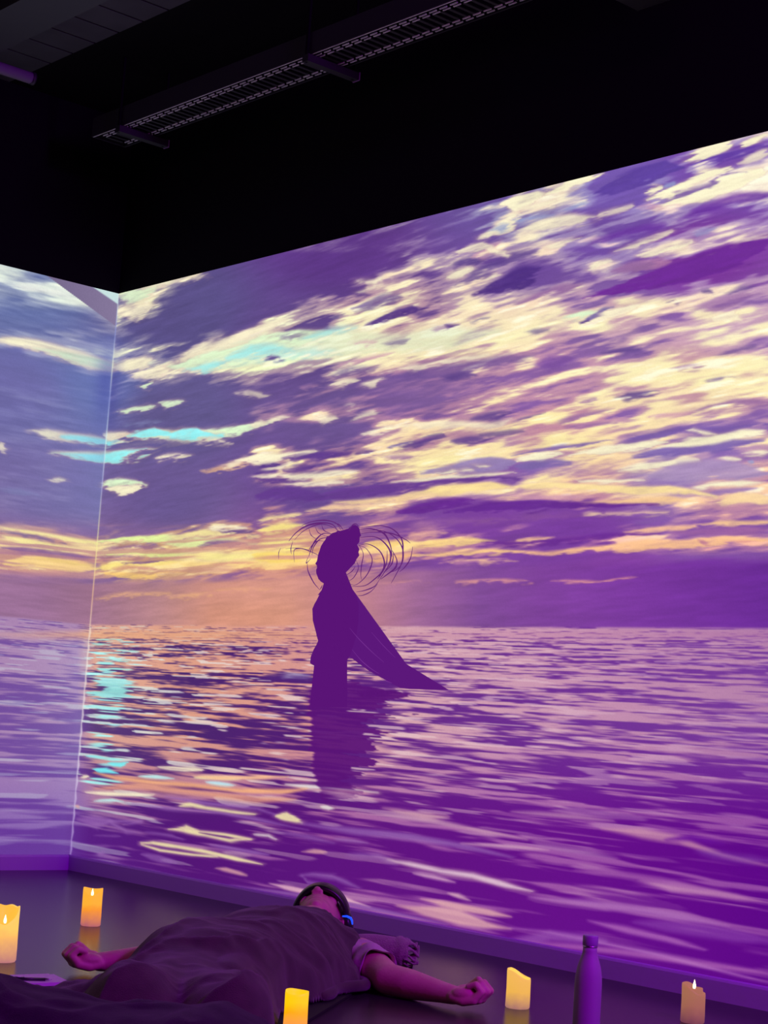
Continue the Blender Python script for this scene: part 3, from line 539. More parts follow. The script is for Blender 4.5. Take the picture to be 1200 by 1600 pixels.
    lt2 = lut(px, [(-200, (135, 98, 175)), (100, (135, 98, 175)), (200, (140, 85, 155)), (500, (160, 92, 160)), (800, (158, 86, 165)), (1200, (146, 72, 162))])
    dkc = dk * (1 - low) + dk2 * low; ltc = lt * (1 - low) + lt2 * low
    S = dkc + (ltc - dkc) * bright[:, None]
    # lens-shaped glints
    cs = np.interp(py, [990, 1030, 1200, 1300, 1400], [.5, .95, .9, .45, .25]) * np.interp(px, [100, 200, 420, 640, 1200], [.9, .9, .85, .75, .35])
    crest = sstep(.30, .48, s4 + s3 * .25)
    if not right: cs = cs * .4
    S = S + (lut(px, [(150, (215, 235, 228)), (350, (232, 212, 205)), (700, (232, 195, 200)), (1200, (205, 160, 195))]) - S) * (crest * cs)[:, None]
    # sun glitter near the corner
    gw = np.interp(py, [985, 1000, 1100, 1220, 1260], [.35, .9, 1, .9, 0])
    gl = np.exp(-((px - np.interp(py, [990, 1250], [178, 158])) / np.interp(py, [990, 1250], [40, 30])) ** 2) * gw
    gk = sstep(.32, .55, s2 * .6 + s4 * .5 + gl * .62 - .16)[:, None] * sstep(.15, .5, gl)[:, None]
    S = S + (np.array([165, 240, 238]) + s1[:, None] * 40 - S) * gk * (.9 if right else .75)
    if not right:
        g2 = (np.exp(-U / .22) * np.interp(py, [985, 1000, 1180, 1300], [.0, .5, .45, .15]))[:, None]
        S = S * (1 - g2 * .5) + np.array([190, 200, 235]) * g2 * .5
    glb = np.exp(-((py - 992) / 7.0) ** 2)[:, None] * np.interp(px, [0, 150, 450, 640, 800, 1200], [.7, .9, .9, .5, .6, .6])[:, None]
    S = S + (lut(px, [(0, (205, 160, 165)), (150, (232, 170, 128)), (450, (225, 160, 130)), (600, (190, 130, 155)), (800, (198, 138, 168)), (1200, (172, 112, 165))]) - S) * glb * .8
    r2 = (s3 * 8, s3 * 1.2 + s2 * 2.2, s3 * .3)
    for m in SEAM: mark(S, px, py, m, r2)
    # dark reflection of the figure, ragged on the wave lines
    edge = (s2 * 1.0 + s3 * .8)
    lft = np.interp(py, [1070, 1100, 1200, 1240, 1270], [488, 482, 488, 500, 520]) + edge * 7
    rgt = np.interp(py, [1070, 1084, 1100, 1130, 1160, 1200, 1240, 1270], [560, 640, 600, 585, 572, 556, 540, 526]) + edge * np.interp(py, [1080, 1110, 1130], [12, 60, 40])
    rf = sstep(-3, 3, px - lft) * (1 - sstep(-3, 3, px - rgt)) * sstep(1060, 1068, py) * (1 - sstep(1225, 1275, py + edge * 20))
    S = S + (np.array([90, 20, 118]) - S) * (rf * .93)[:, None]
    k = sstep(-.006, .006, zh - Z + .002 * w3)[:, None]
    C = C * (1 - k) + S * k
    # bright seam of overlapping light at the corner
    sw = .008 if right else .005
    zig = np.abs(((py / 26.0) % 1) - .5) * .02 if right else 0
    seam = np.exp(-((U - np.where(py > 980, zig, 0)) / sw) ** 2)
    lum = np.clip(C.mean(1) / 200 + .25, .3, 1)
    sc = lut(py, [(450, (235, 245, 225)), (520, (140, 150, 220)), (570, (245, 250, 215)), (620, (150, 160, 225)), (690, (225, 250, 240)), (760, (180, 180, 230)), (850, (250, 245, 160)), (930, (250, 200, 150)), (1000, (245, 230, 215)), (1200, (225, 215, 235)), (1330, (170, 140, 210))])
    C = C + (sc - C) * (seam * .85)[:, None]
    C = C * (1 + (.035 * (vnoise(px * .9, py * .9, 5) - .5)))[:, None]
    return np.clip(C, 0, 255)

def seg_d(x, y, x1, y1, x2, y2):
    vx, vy = x2 - x1, y2 - y1; t = np.clip(((x - x1) * vx + (y - y1) * vy) / (vx * vx + vy * vy + 1e-9), 0, 1)
    return np.hypot(x - x1 - t * vx, y - y1 - t * vy), t

BUMPS = [  # x1, y1, x2, y2, reach 1, reach 2, height 1, height 2
    (-.17, 5.27, -.25, 5.00, .195, .215, .198, .215),      # chest to belly
    (-.24, 5.00, -.34, 4.72, .225, .235, .215, .200),      # belly to hips
    (-.36, 4.72, -.40, 4.42, .23, .20, .200, .155),        # thighs
    (-.33, 5.22, -.47, 4.95, .12, .15, .15, .165),         # folded arm under the cloth
    (-.47, 4.95, -.62, 5.03, .10, .08, .12, .075),
    (-.34, 4.42, -.27, 4.04, .13, .135, .135, .168),         # shin and foot
    (-.46, 4.42, -.50, 4.08, .12, .13, .13, .160),
    (-.30, 4.22, -.46, 4.25, .12, .12, .12, .12),
    (-.09, 5.34, .015, 5.24, .09, .07, .160, .115),
]
CAPS = [(.015, 5.29, .07, .054, -.15, 5.33, .09, .072), (-.15, 5.33, .09, .072, -.325, 5.345, .085, .066), (-.17, 5.26, .095, .088, -.24, 5.04, .10, .090), (-.24, 5.04, .10, .090, -.32, 4.80, .09, .086),
        (-.305, 4.78, .085, .078, -.31, 4.42, .078, .056), (-.39, 4.80, .09, .088, -.43, 4.44, .08, .060), (-.325, 5.345, .085, .060, -.49, 5.12, .055, .055)]
OUTLINE = [(-.44, 5.30), (-.34, 5.40), (-.18, 5.45), (-.06, 5.42), (.01, 5.37), (.035, 5.27), (.01, 5.16), (.03, 5.08), (.04, 5.01), (-.03, 4.93), (-.06, 4.80), (-.15, 4.66), (-.18, 4.5), (-.18, 4.2), (-.13, 3.95),
           (-.12, 3.75), (-.4, 3.70), (-.72, 3.72), (-.86, 3.95), (-.84, 4.3), (-.82, 4.60), (-.74, 4.82), (-.66, 4.93), (-.60, 5.02), (-.56, 5.12), (-.50, 5.24)]

def poly_d(x, y, P):
    """signed distance to a closed outline, positive inside"""
    d = np.full(x.shape, 1e9); ins = np.zeros(x.shape, bool); n = len(P)
    for i in range(n):
        a, b = P[i], P[(i + 1) % n]
        d = np.minimum(d, seg_d(x, y, a[0], a[1], b[0], b[1])[0])
        c = ((a[1] > y) != (b[1] > y)) & (x < (b[0] - a[0]) * (y - a[1]) / (b[1] - a[1] + 1e-12) + a[0])
        ins ^= c
    return np.where(ins, d, -d)

def blanket_z(x, y):
    s = np.zeros(x.shape); k = .022
    for x1, y1, x2, y2, r1, r2, h1, h2 in BUMPS:
        d, t = seg_d(x, y, x1, y1, x2, y2)
        h = (h1 + (h2 - h1) * t) * np.exp(-(d / (r1 + (r2 - r1) * t)) ** 3.0)
        s += np.exp(h / k)
    z = k * np.log(s - len(BUMPS) + 1)
    # axis of the body, for wrinkles running down its sides
    ax = (x + .16) * -.30 + (y - 5.3) * -.954; cr = (x + .16) * .954 + (y - 5.3) * -.30
    n1 = fbm(x * 7, y * 7, 201, 3); n2 = fbm(ax * 9 + n1 * .6, cr * 3.0, 207, 3); n3 = fbm(x * 26, y * 26, 211, 2)
    wr = 1 - np.abs(fbm(ax * 12 + cr * 5 + n1 * .8, cr * 2.2 - ax, 215, 2)); wr = np.clip(wr - .55, 0, 1)
    side = sstep(.0, .16, cr) * (1 - sstep(.2, .4, cr)) * (1 - sstep(.45, .75, ax))
    fd = 1 - np.abs(fbm(cr * 5.5 + ax * 1.6 + n1 * .35, ax * 2.0, 231, 2)) * 1.6; fd = np.clip(fd, 0, 1) ** 2
    leg = sstep(.50, .75, ax)
    rip = np.sin(ax * 62 + cr * 16 + n1 * 5 + n2 * 2) * (.5 + .5 * fbm(x * 4, y * 4, 241, 2)) * sstep(-.12, .05, cr) * (1 - leg)
    wr2 = 1 - np.abs(fbm(ax * 26 + cr * 9 + n1 * 1.2, cr * 3.5, 235, 2)) * 1.5; wr2 = np.clip(wr2, 0, 1) ** 2
    z = z + n1 * .010 + n2 * .007 + wr * (.010 + .022 * side) * np.clip(z / .08, .3, 1) + (fd * .030 * leg + wr2 * .006 * (1 - leg) + rip * .0060) * np.clip(z / .06, .3, 1) - .012
    for x1, y1, z1, r1, x2, y2, z2, r2 in CAPS:                       # the cloth always lies over the body
        d, t = seg_d(x, y, x1, y1, x2, y2); r = r1 + (r2 - r1) * t + .012
        z = np.maximum(z, np.where(d < r, z1 + (z2 - z1) * t + np.sqrt(np.maximum(r * r - d * d, 0)), 0) + .004)
    low = 1 - sstep(.02, .09, z)
    z = z + low * (np.abs(fbm(x * 11 + 3, y * 11, 221, 3)) * .035 + .008)
    return z

# cloth bunched up in front, its shade put into the darker colour
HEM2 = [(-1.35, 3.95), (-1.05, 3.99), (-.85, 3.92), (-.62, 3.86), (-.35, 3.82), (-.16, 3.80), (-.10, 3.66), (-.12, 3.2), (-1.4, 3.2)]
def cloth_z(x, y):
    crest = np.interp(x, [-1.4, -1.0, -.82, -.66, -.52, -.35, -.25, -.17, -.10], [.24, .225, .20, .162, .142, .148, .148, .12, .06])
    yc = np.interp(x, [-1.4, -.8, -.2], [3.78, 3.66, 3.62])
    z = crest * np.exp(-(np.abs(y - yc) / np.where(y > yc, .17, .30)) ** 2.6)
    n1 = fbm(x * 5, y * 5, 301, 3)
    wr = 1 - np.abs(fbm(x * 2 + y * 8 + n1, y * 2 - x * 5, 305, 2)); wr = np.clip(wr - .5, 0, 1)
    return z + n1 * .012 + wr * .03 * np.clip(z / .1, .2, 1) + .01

# ================================================================= room
bm = bmesh.new(); box_ab(bm, -.1, 9.6, -.1, 7.6, -.12, 0); tag(finish('floor', bm, M['floor'], smooth=False), kind='structure')
TOPZ, BASEZ, CEILZ = 2.6647, .0683, 3.5
def wall(name, a0, a1, b0, b1):
    bm = bmesh.new(); box_ab(bm, a0, a1, b0, b1, 0, TOPZ); box_ab(bm, a0, a1, b0, b1, TOPZ, CEILZ)
    o = finish(name, bm, M['wall'], smooth=False); o.data.materials.append(M['black'])
    for p in o.data.polygons:
        if p.center.z > TOPZ + .01: p.material_index = 1
    tag(o, kind='structure')
wall('wall_right', 0, 9.6, -.12, 0); wall('wall_left', -.12, 0, -.12, 7.6)
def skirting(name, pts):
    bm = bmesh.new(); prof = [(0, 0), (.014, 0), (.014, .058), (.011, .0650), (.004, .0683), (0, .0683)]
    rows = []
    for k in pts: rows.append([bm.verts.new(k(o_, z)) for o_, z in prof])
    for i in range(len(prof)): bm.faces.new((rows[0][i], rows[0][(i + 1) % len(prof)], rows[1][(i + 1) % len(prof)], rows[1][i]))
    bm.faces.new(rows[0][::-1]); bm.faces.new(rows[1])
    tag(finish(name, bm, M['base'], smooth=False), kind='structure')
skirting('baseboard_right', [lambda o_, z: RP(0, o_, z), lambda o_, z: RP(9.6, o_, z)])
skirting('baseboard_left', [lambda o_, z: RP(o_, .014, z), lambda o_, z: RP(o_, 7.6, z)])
bm = bmesh.new(); box_ab(bm, -.12, 9.6, -.12, .667, CEILZ, CEILZ + .1); box_ab(bm, -.12, 9.6, 1.30, 7.6, CEILZ, CEILZ + .1)
tag(finish('ceiling', bm, M['black'], smooth=False), kind='structure')
bm = bmesh.new(); a = 0.0                                                    # ribbed grey deck between the black strips
while a < 6.0:
    box_ab(bm, a, a + .168, .667, 1.30, CEILZ, CEILZ + .06); box_ab(bm, a + .168, a + .18, .667, 1.30, CEILZ + .02, CEILZ + .06); a += .18
tag(finish('trim_1', bm, M['ceiling'], smooth=False), kind='structure')
bm = bmesh.new(); box_ab(bm, .0, 9.6, 1.08, 1.30, CEILZ - .16, CEILZ); tag(finish('trim_2', bm, M['darksteel'], smooth=False), kind='structure')

# ================================================================= the projected picture
def project(P):
    D = P - np.array([0, 0, CAMH]); R = np.array(rgt); Uv = np.array(upv); F = np.array(fwd); wv = D @ F
    return 600 + FPX * (D @ R) / wv, 800 - FPX * (D @ Uv) / wv

def glow_mat():
    m = bpy.data.materials.new('projected_light'); m.use_nodes = True; nt = m.node_tree; b = nt.nodes['Principled BSDF']
    b.inputs['Base Color'].default_value = (.0, .0, .0, 1); b.inputs['Roughness'].default_value = 1; b.inputs['Specular IOR Level'].default_value = 0
    at = nt.nodes.new('ShaderNodeAttribute'); at.attribute_name = 'picture'
    nt.links.new(at.outputs['Color'], b.inputs['Emission Color']); b.inputs['Emission Strength'].default_value = 1.0
    try: m.cycles.emission_sampling = 'NONE'
    except Exception: pass
    return m
M['picture'] = glow_mat()

def sheet(name, us, zs, right, parent, keep):
    """one flat mesh of light on the wall; keep picks the rows of the sky or of the sea"""
    zs = zs[keep(zs)]; nu, nz = len(us), len(zs)
    Ug, Zg = np.meshgrid(us, zs); U = Ug.ravel(); Z = Zg.ravel()
    d = np.array(DA if right else DB); n = np.array(DB if right else DA)
    P = np.array(CORNER)[None] + d[None] * U[:, None] + n[None] * .003; P[:, 2] = Z
    px, py = project(P)
    far = (P @ np.array(fwd)) < .8; px = np.where(far, 1500 if right else -900, px); py = np.where(far, 900, py)
    px = np.clip(px, -900, 2200); py = np.clip(py, -300, 2400)
    C = paint(px, py, U, Z, right) / 255.0
    lin = np.where(C <= .04045, C / 12.92, ((C + .055) / 1.055) ** 2.4)
    me = bpy.data.meshes.new(name); me.vertices.add(nu * nz); me.vertices.foreach_set('co', P.astype(np.float32).ravel())
    i = np.arange((nu - 1) * (nz - 1)); r = i // (nu - 1); c = i % (nu - 1); v = r * nu + c
    q = np.stack([v, v + 1, v + nu + 1, v + nu], -1) if not right else np.stack([v + 1, v, v + nu, v + nu + 1], -1)
    me.loops.add(q.size); me.loops.foreach_set('vertex_index', q.astype(np.int32).ravel())
    me.polygons.add(len(q)); me.polygons.foreach_set('loop_start', (np.arange(len(q)) * 4).astype(np.int32)); me.polygons.foreach_set('loop_total', np.full(len(q), 4, np.int32))
    me.update(calc_edges=True); me.validate()
    at = me.color_attributes.new('picture', 'FLOAT_COLOR', 'POINT')
    at.data.foreach_set('color', np.concatenate([lin, np.ones((len(lin), 1))], 1).astype(np.float32).ravel())
    me.materials.append(M['picture'])
    return link(name, me, parent)

HORZ = 1.107
us_fine = np.linspace(0, 1, 760); pxs = 140 + us_fine * 1075                 # even steps as the wall runs away
def u_of(px_):                                                                # invert by search at mid height
    uu = np.linspace(0, 4.2, 2000); P = np.array(CORNER)[None] + np.array(DA)[None] * uu[:, None]; P[:, 2] = 1.3
    return np.interp(px_, project(P)[0], uu)
us = np.unique(np.concatenate([[0.0], u_of(pxs), np.linspace(3.95, 9.0, 90)])); us = us[us >= 0]
zs = np.unique(np.concatenate([np.linspace(BASEZ, TOPZ, 720), [HORZ]]))
pr_ = empty('projected_seascape', RP(2, .003, BASEZ)); pr_ = tag(pr_, 'large projected picture of a sunset sea with a wading figure, on the right wall', 'projection')
INV = None
def at_parent(o, par):
    if o.parent.type == 'EMPTY': o.matrix_parent_inverse = Matrix.Translation(-par.location)
    return o
at_parent(sheet('sky', us, zs, True, pr_, lambda z: z >= HORZ), pr_)
at_parent(sheet('sea', us, zs, True, pr_, lambda z: z <= HORZ), pr_)
pl_ = tag(empty('projected_seascape', RP(.003, 2, BASEZ)), 'projected sunset sea and pale blue clouds on the narrow left wall', 'projection')
usl = np.unique(np.concatenate([np.linspace(0, .66, 230), np.linspace(.66, 6.5, 120)])); zsl = np.unique(np.concatenate([np.linspace(BASEZ, TOPZ, 620), [HORZ]]))
at_parent(sheet('sky', usl, zsl, False, pl_, lambda z: z >= HORZ), pl_)
at_parent(sheet('sea', usl, zsl, False, pl_, lambda z: z <= HORZ), pl_)

# the dark figure in the picture: flat shapes on the wall plane
def on_wall(px_, py_, off=.005):
    d = fwd + rgt * ((px_ - 600) / FPX) - upv * ((py_ - 800) / FPX); n = DB
    t = ((CORNER + n * off) - Vector((0, 0, CAMH))).dot(n) / d.dot(n)
    return Vector((0, 0, CAMH)) + d * t
def flat_emit(name, rgb):
    lin = [(c / 255 / 12.92 if c / 255 <= .04045 else ((c / 255 + .055) / 1.055) ** 2.4) for c in rgb]
    m = mat(name, (0, 0, 0), 1, 0, emit=tuple(lin), es=1.0)
    try: m.cycles.emission_sampling = 'NONE'
    except Exception: pass
    return m
M['figure'] = flat_emit('projected_violet_shadow', (90, 20, 118)); M['loop'] = flat_emit('projected_violet_line', (100, 38, 118)); M['drape_line'] = flat_emit('projected_pale_violet', (118, 48, 145)); M['drape'] = flat_emit('projected_drape', (92, 24, 122))
def flat_poly(name, pts, m, parent, off):
    bm = bmesh.new(); vs = [bm.verts.new(on_wall(x, y, off)) for x, y in pts]; f = bm.faces.new(vs); bmesh.ops.triangulate(bm, faces=[f])
    return at_parent(finish(name, bm, m, parent, smooth=False), pr_)
def zoomp(pts): return [(420 + x / 4.0, 780 + y / 4.0) for x, y in pts]       # points read from an enlarged view, turned into places on the wall
body = zoomp([(372, 528), (355, 545), (330, 568), (305, 600), (318, 596), (330, 590), (305, 620), (285, 655), (272, 685), (278, 715), (275, 758), (288, 762), (292, 800), (298, 850), (308, 884), (300, 905), (280, 940), (262, 985), (258, 1026),
   (275, 1030), (283, 1040), (280, 1100), (272, 1170), (268, 1200), (262, 1250), (255, 1300), (490, 1300), (492, 1200), (486, 1120), (480, 1060), (478, 1015), (490, 996), (505, 985), (520, 930), (545, 860), (560, 760), (562, 660), (545, 600), (525, 565), (500, 530), (470, 505), (452, 492), (462, 470), (480, 452), (500, 440), (372, 440)])
head_ = zoomp([(372, 528), (345, 527), (325, 515), (310, 498), (305, 485), (300, 472), (296, 462), (303, 450), (296, 440), (302, 428), (300, 415), (290, 402), (300, 388), (312, 376), (305, 360), (310, 340), (318, 320), (325, 295), (340, 270), (355, 250), (362, 232), (385, 228), (395, 212), (420, 205),
   (432, 195), (455, 200), (470, 192), (490, 196), (502, 178), (520, 165), (540, 160), (556, 168), (566, 182), (570, 205), (577, 228), (560, 245), (566, 268), (552, 285), (566, 312), (560, 330), (566, 352), (548, 375), (538, 400), (518, 420), (500, 440), (480, 452), (462, 470), (452, 492), (440, 500), (400, 515)])
drape = zoomp([(500, 530), (525, 565), (545, 600), (600, 668), (660, 760), (720, 850), (790, 942), (860, 1030), (920, 1084), (990, 1130), (1060, 1168), (1125, 1192), (1060, 1192), (960, 1188), (880, 1186), (820, 1180), (765, 1150), (700, 1112), (630, 1075), (580, 1040), (540, 1010), (505, 985), (470, 900), (440, 700)])
fg = flat_poly('figure_silhouette', body, M['figure'], pr_, .0056)
flat_poly('head_silhouette', head_, M['figure'], fg, .0058)
dr = flat_poly('drape', drape, M['drape'], fg, .0052)
def ribbon(name, pts, wpx, m, parent, off):
    bm = bmesh.new(); L = []; n = len(pts)
    for i, (x, y) in enumerate(pts):
        a_, b_ = pts[max(i - 1, 0)], pts[min(i + 1, n - 1)]; tx, ty = b_[0] - a_[0], b_[1] - a_[1]; l = math.hypot(tx, ty) or 1; e = min(1, .25 + 1.5 * min(i, n - 1 - i) / max(n - 1, 1))
        nx, ny = -ty / l * wpx / 2 * e, tx / l * wpx / 2 * e
        L.append((bm.verts.new(on_wall(x + nx, y + ny, off)), bm.verts.new(on_wall(x - nx, y - ny, off))))
    for p_, q_ in zip(L[:-1], L[1:]): bm.faces.new((p_[0], p_[1], q_[1], q_[0]))
    return at_parent(finish(name, bm, m, parent, smooth=False), pr_)
def spline(P, n=22):
    P = [P[0]] + list(P) + [P[-1]]; out = []
    for k in range(1, len(P) - 2):
        p0, p1, p2, p3 = P[k - 1:k + 3]
        for i in range(n // (len(P) - 3) + 3):
            t = i / (n // (len(P) - 3) + 3); out.append(tuple(.5 * (2 * p1[j] + (p2[j] - p0[j]) * t + (2 * p0[j] - 5 * p1[j] + 4 * p2[j] - p3[j]) * t * t + (3 * p1[j] - p0[j] - 3 * p2[j] + p3[j]) * t ** 3) for j in (0, 1)))
    out.append(P[-1]); return out
for L_, wd in (([(505, 805), (560, 870), (640, 950), (720, 1020)], 1.1), ([(520, 940), (580, 1010), (640, 1060), (690, 1090)], 1.3), ([(640, 830), (720, 920), (790, 990)], .9), ([(700, 1120), (740, 1138), (770, 1148)], 1.2)):
    ribbon('drape_fold', spline(zoomp(L_)), wd, M['drape_line'], fg, .0062)
LOOPS = [
 ([(440, 215), (400, 160), (330, 148), (240, 165), (170, 210), (125, 262)], 1.7), ([(455, 200), (420, 150), (350, 132), (270, 140), (205, 165)], 1.2), ([(430, 190), (360, 160), (300, 160), (215, 200), (160, 255)], 1.0),
 ([(400, 220), (340, 215), (290, 260), (262, 320), (250, 360)], 1.5), ([(380, 240), (320, 250), (280, 300), (270, 350)], 1.1), ([(345, 262), (300, 262), (262, 300), (248, 330)], 1.0), ([(250, 318), (200, 308), (158, 320), (160, 395)], .8), ([(150, 262), (138, 310), (142, 345)], .8), ([(75, 305), (62, 335), (62, 375)], .6), ([(105, 310), (160, 305), (220, 312), (300, 345), (310, 360)], .8),
 ([(240, 400), (246, 450), (280, 520), (318, 566)], 1.2), ([(318, 566), (328, 552), (334, 536)], 1.0), ([(262, 372), (234, 400), (246, 360)], .8),
 ([(566, 190), (640, 185), (720, 215), (760, 290), (770, 360)], 1.8), ([(575, 215), (660, 205), (770, 215), (850, 250), (885, 275)], 1.3), ([(570, 180), (680, 165), (770, 185), (830, 250), (838, 330), (830, 400), (790, 480), (765, 525)], 1.5), ([(580, 200), (700, 195), (790, 240), (836, 310), (836, 390), (800, 440), (750, 460)], 1.2),
 ([(566, 240), (660, 235), (720, 270), (760, 330), (755, 400), (720, 460), (690, 505)], 1.7), ([(560, 290), (620, 280), (690, 320), (722, 390), (710, 450), (660, 500), (600, 540), (520, 545)], 1.6), ([(565, 290), (610, 310), (645, 370), (635, 430), (600, 490), (545, 535), (505, 530)], 1.1), ([(560, 280), (590, 340), (580, 410), (575, 470), (580, 505)], 1.0),
 ([(545, 380), (560, 430), (530, 490), (490, 515)], .9), ([(540, 420), (520, 450), (478, 478)], .9), ([(690, 505), (660, 545), (600, 570), (545, 580)], 1.2), ([(680, 530), (640, 575), (590, 600), (555, 603)], .9), ([(900, 295), (885, 370), (850, 425), (815, 455)], 1.2), ([(770, 320), (800, 380), (790, 430), (740, 470), (700, 500)], 1.8), ([(780, 330), (770, 400), (730, 450)], 1.4), ([(740, 320), (735, 400), (700, 470), (680, 500)], 1.4),
 ([(500, 200), (520, 165), (545, 155), (570, 180)], 1.1), ([(470, 200), (440, 160), (410, 150)], 1.0), ([(330, 160), (345, 195), (390, 215)], .9), ([(290, 170), (310, 210), (360, 230)], .7), ([(250, 180), (265, 225), (300, 250)], .7)]
for P_, wd in LOOPS: ribbon('headdress_loop', spline(zoomp(P_)), wd * 1.45 + .2, M['loop'], fg, .0066)
tag(fg, 'dark violet figure with looping headdress and trailing drape')

# ================================================================= cable tray, pipe, projector under the ceiling
t = tag(empty('cable_tray', RP(.45, .4, 3.2)), 'long perforated metal cable tray under the ceiling above the right wall', 'cable tray')
def under(name, bm, m, parent=t, root=t): return at_parent(finish(name, bm, m, parent, smooth=False), root)
A1 = 4.6
bm = bmesh.new(); box_ab(bm, .45, A1, .478, .484, 3.2, 3.285); under('side_flange', bm, M['darksteel'])
bm = bmesh.new(); box_ab(bm, .45, A1, .31, .316, 3.2, 3.235); under('side_flange', bm, M['darksteel'])
bm = bmesh.new(); box_ab(bm, .445, .45, .31, .484, 3.2, 3.285); under('end_plate', bm, M['darksteel'])
for b0 in (.330, .346, .441, .457):                                           # bright strips left between the slots
    bm = bmesh.new(); a = .50
    while a < A1 - .06: box_ab(bm, a, a + .036, b0, b0 + .0045, 3.199, 3.203); a += .052
    under('slotted_strip', bm, M['galv'])
bm = bmesh.new(); a = .48
while a < A1 - .03: box_ab(bm, a, a + .014, .352, .438, 3.202, 3.206); a += .038
under('rungs', bm, M['darksteel'])
bm = bmesh.new(); box_ab(bm, .45, A1, .476, .480, 3.199, 3.203); under('edge_lip', bm, M['galv'])
for a in (.66, 1.93, 3.35):
    bm = bmesh.new(); box_ab(bm, a, a + .035, .25, .50, 3.168, 3.196); br = under('support_bracket', bm, M['darksteel'])
    for b0 in (.262, .488):
        bm = bmesh.new(); box_ab(bm, a + .012, a + .022, b0, b0 + .010, 3.168, CEILZ); under('hanger_rod', bm, M['black'], br)
    bm = bmesh.new(); box_ab(bm, a - .002, a + .037, .246, .250, 3.166, 3.198); under('end_cap', bm, M['pinkmetal'] if 'pinkmetal' in M else M['galv'], br)
t = tag(empty('ceiling_pipe', RP(.62, .9, 3.3)), 'short dull violet pipe under the ceiling at the top left', 'pipe')
bm = bmesh.new(); tube(bm, [RP(.62, .90, 3.3), RP(.62, 3.2, 3.3)], .024, 20); at_parent(finish('pipe', bm, M['darkpipe'] if 'darkpipe' in M else M['darksteel'], t), t)
bm = bmesh.new(); tube(bm, [RP(.62, .885, 3.3), RP(.62, .90, 3.3)], .027, 20); at_parent(finish('end_cap', bm, M['darksteel'], t), t)
bm = bmesh.new(); tube(bm, [RP(.62, 1.16, 3.3), RP(.62, 1.16, CEILZ - .16)], .006, 8); at_parent(finish('hanger_rod', bm, M['darksteel'], t), t)
# projector, almost lost in the dark
pc = Vector((.62, 5.1, 3.02)); t = tag(empty('ceiling_projector', pc), 'black projector hanging in the dark at the top right', 'projector')
def local_box(bm, x0, x1, y0, y1, z0, z1): prism(bm, [(x0, y0), (x1, y0), (x1, y1), (x0, y1)], z0, z1)
bm = bmesh.new(); local_box(bm, -.12, .16, -.2, .2, 0, .13); bmesh.ops.bevel(bm, geom=bm.edges[:] , offset=.015, segments=2, affect='EDGES'); finish('housing', bm, M['blackplastic'], t)
bm = bmesh.new(); tube(bm, [(.05, .19, .065), (.05, .235, .065)], .045, 24); finish('lens', bm, M['pen'], t)
bm = bmesh.new(); tube(bm, [(.0, 0, .12), (0, 0, CEILZ - 3.02)], .02, 12); finish('mounting_pole', bm, M['blackplastic'], t)
bm = bmesh.new(); local_box(bm, -.05, .0, -.204, -.198, .012, .02); finish('label_strip', bm, M['galv'], t)
t.rotation_euler = (0, 0, -.85)

# ================================================================= the person lying under the blanket
HC = Vector((-.116, 5.59, .132))
cr_ = Vector((.06, .975, .10)).normalized(); face = Vector((-.10, -.09, .985)).normalized(); lat = cr_.cross(face).normalized(); face = lat.cross(cr_).normalized()
def HP(l, c, d): return HC + lat * l + cr_ * c + face * d
bm = bmesh.new()
ellipsoid(bm, HP(0, .015, -.005), lat * .074, cr_ * .098, face * .088)
ellipsoid(bm, HP(0, -.035, .02), lat * .062, cr_ * .062, face * .068)
ellipsoid(bm, HP(0, -.075, .038), lat * .046, cr_ * .034, face * .044)           # jaw
ellipsoid(bm, HP(0, -.098, .060), lat * .020, cr_ * .016, face * .020)           # chin
capsule(bm, HP(0, .012, .080), HP(0, -.026, .097), .007, .012)                   # nose
ellipsoid(bm, HP(-.011, -.030, .092), lat * .008, cr_ * .008, face * .008); ellipsoid(bm, HP(.011, -.030, .092), lat * .008, cr_ * .008, face * .008)
ellipsoid(bm, HP(0, -.055, .078), lat * .024, cr_ * .008, face * .012); ellipsoid(bm, HP(0, -.067, .076), lat * .020, cr_ * .007, face * .011)   # lips
ellipsoid(bm, HP(0, .035, .070), lat * .050, cr_ * .016, face * .018)            # brow
for s in (-1, 1):
    ellipsoid(bm, HP(.030 * s, .015, .074), lat * .014, cr_ * .010, face * .011)
    ellipsoid(bm, HP(.040 * s, -.015, .058), lat * .022, cr_ * .022, face * .018)
    ellipsoid(bm, HP(.077 * s, -.002, -.008), lat * .010, cr_ * .032, face * .019)
chain(bm, [HP(0, -.05, -.02), (-.135, 5.44, .135), (-.15, 5.36, .11)], [.058, .056, .07])
SL, SR = Vector((.015, 5.29, .070)), Vector((-.325, 5.345, .085))
chain(bm, [SL, (-.15, 5.33, .09), SR], [.050, .064, .054])
chain(bm, [(-.105, 5.25, .09), (-.17, 5.03, .095), (-.26, 4.80, .09)], [.080, .080, .080]); chain(bm, [(-.23, 5.27, .09), (-.30, 5.06, .095), (-.38, 4.83, .09)], [.080, .080, .080])
chain(bm, [(-.17, 5.25, .095), (-.24, 5.04, .10), (-.32, 4.80, .09)], [.085, .085, .085])
chain(bm, [(-.305, 4.78, .085), (-.31, 4.42, .078), (-.275, 4.06, .055)], [.074, .052, .034]); chain(bm, [(-.39, 4.80, .09), (-.43, 4.44, .080), (-.48, 4.12, .055)], [.085, .058, .038])
chain(bm, [(-.275, 4.05, .045), (-.275, 4.02, .125)], [.032, .022]); chain(bm, [(-.48, 4.11, .045), (-.49, 4.08, .130)], [.034, .024])
EL, WL = Vector((.098, 5.035, .044)), Vector((.278, 4.885, .034))
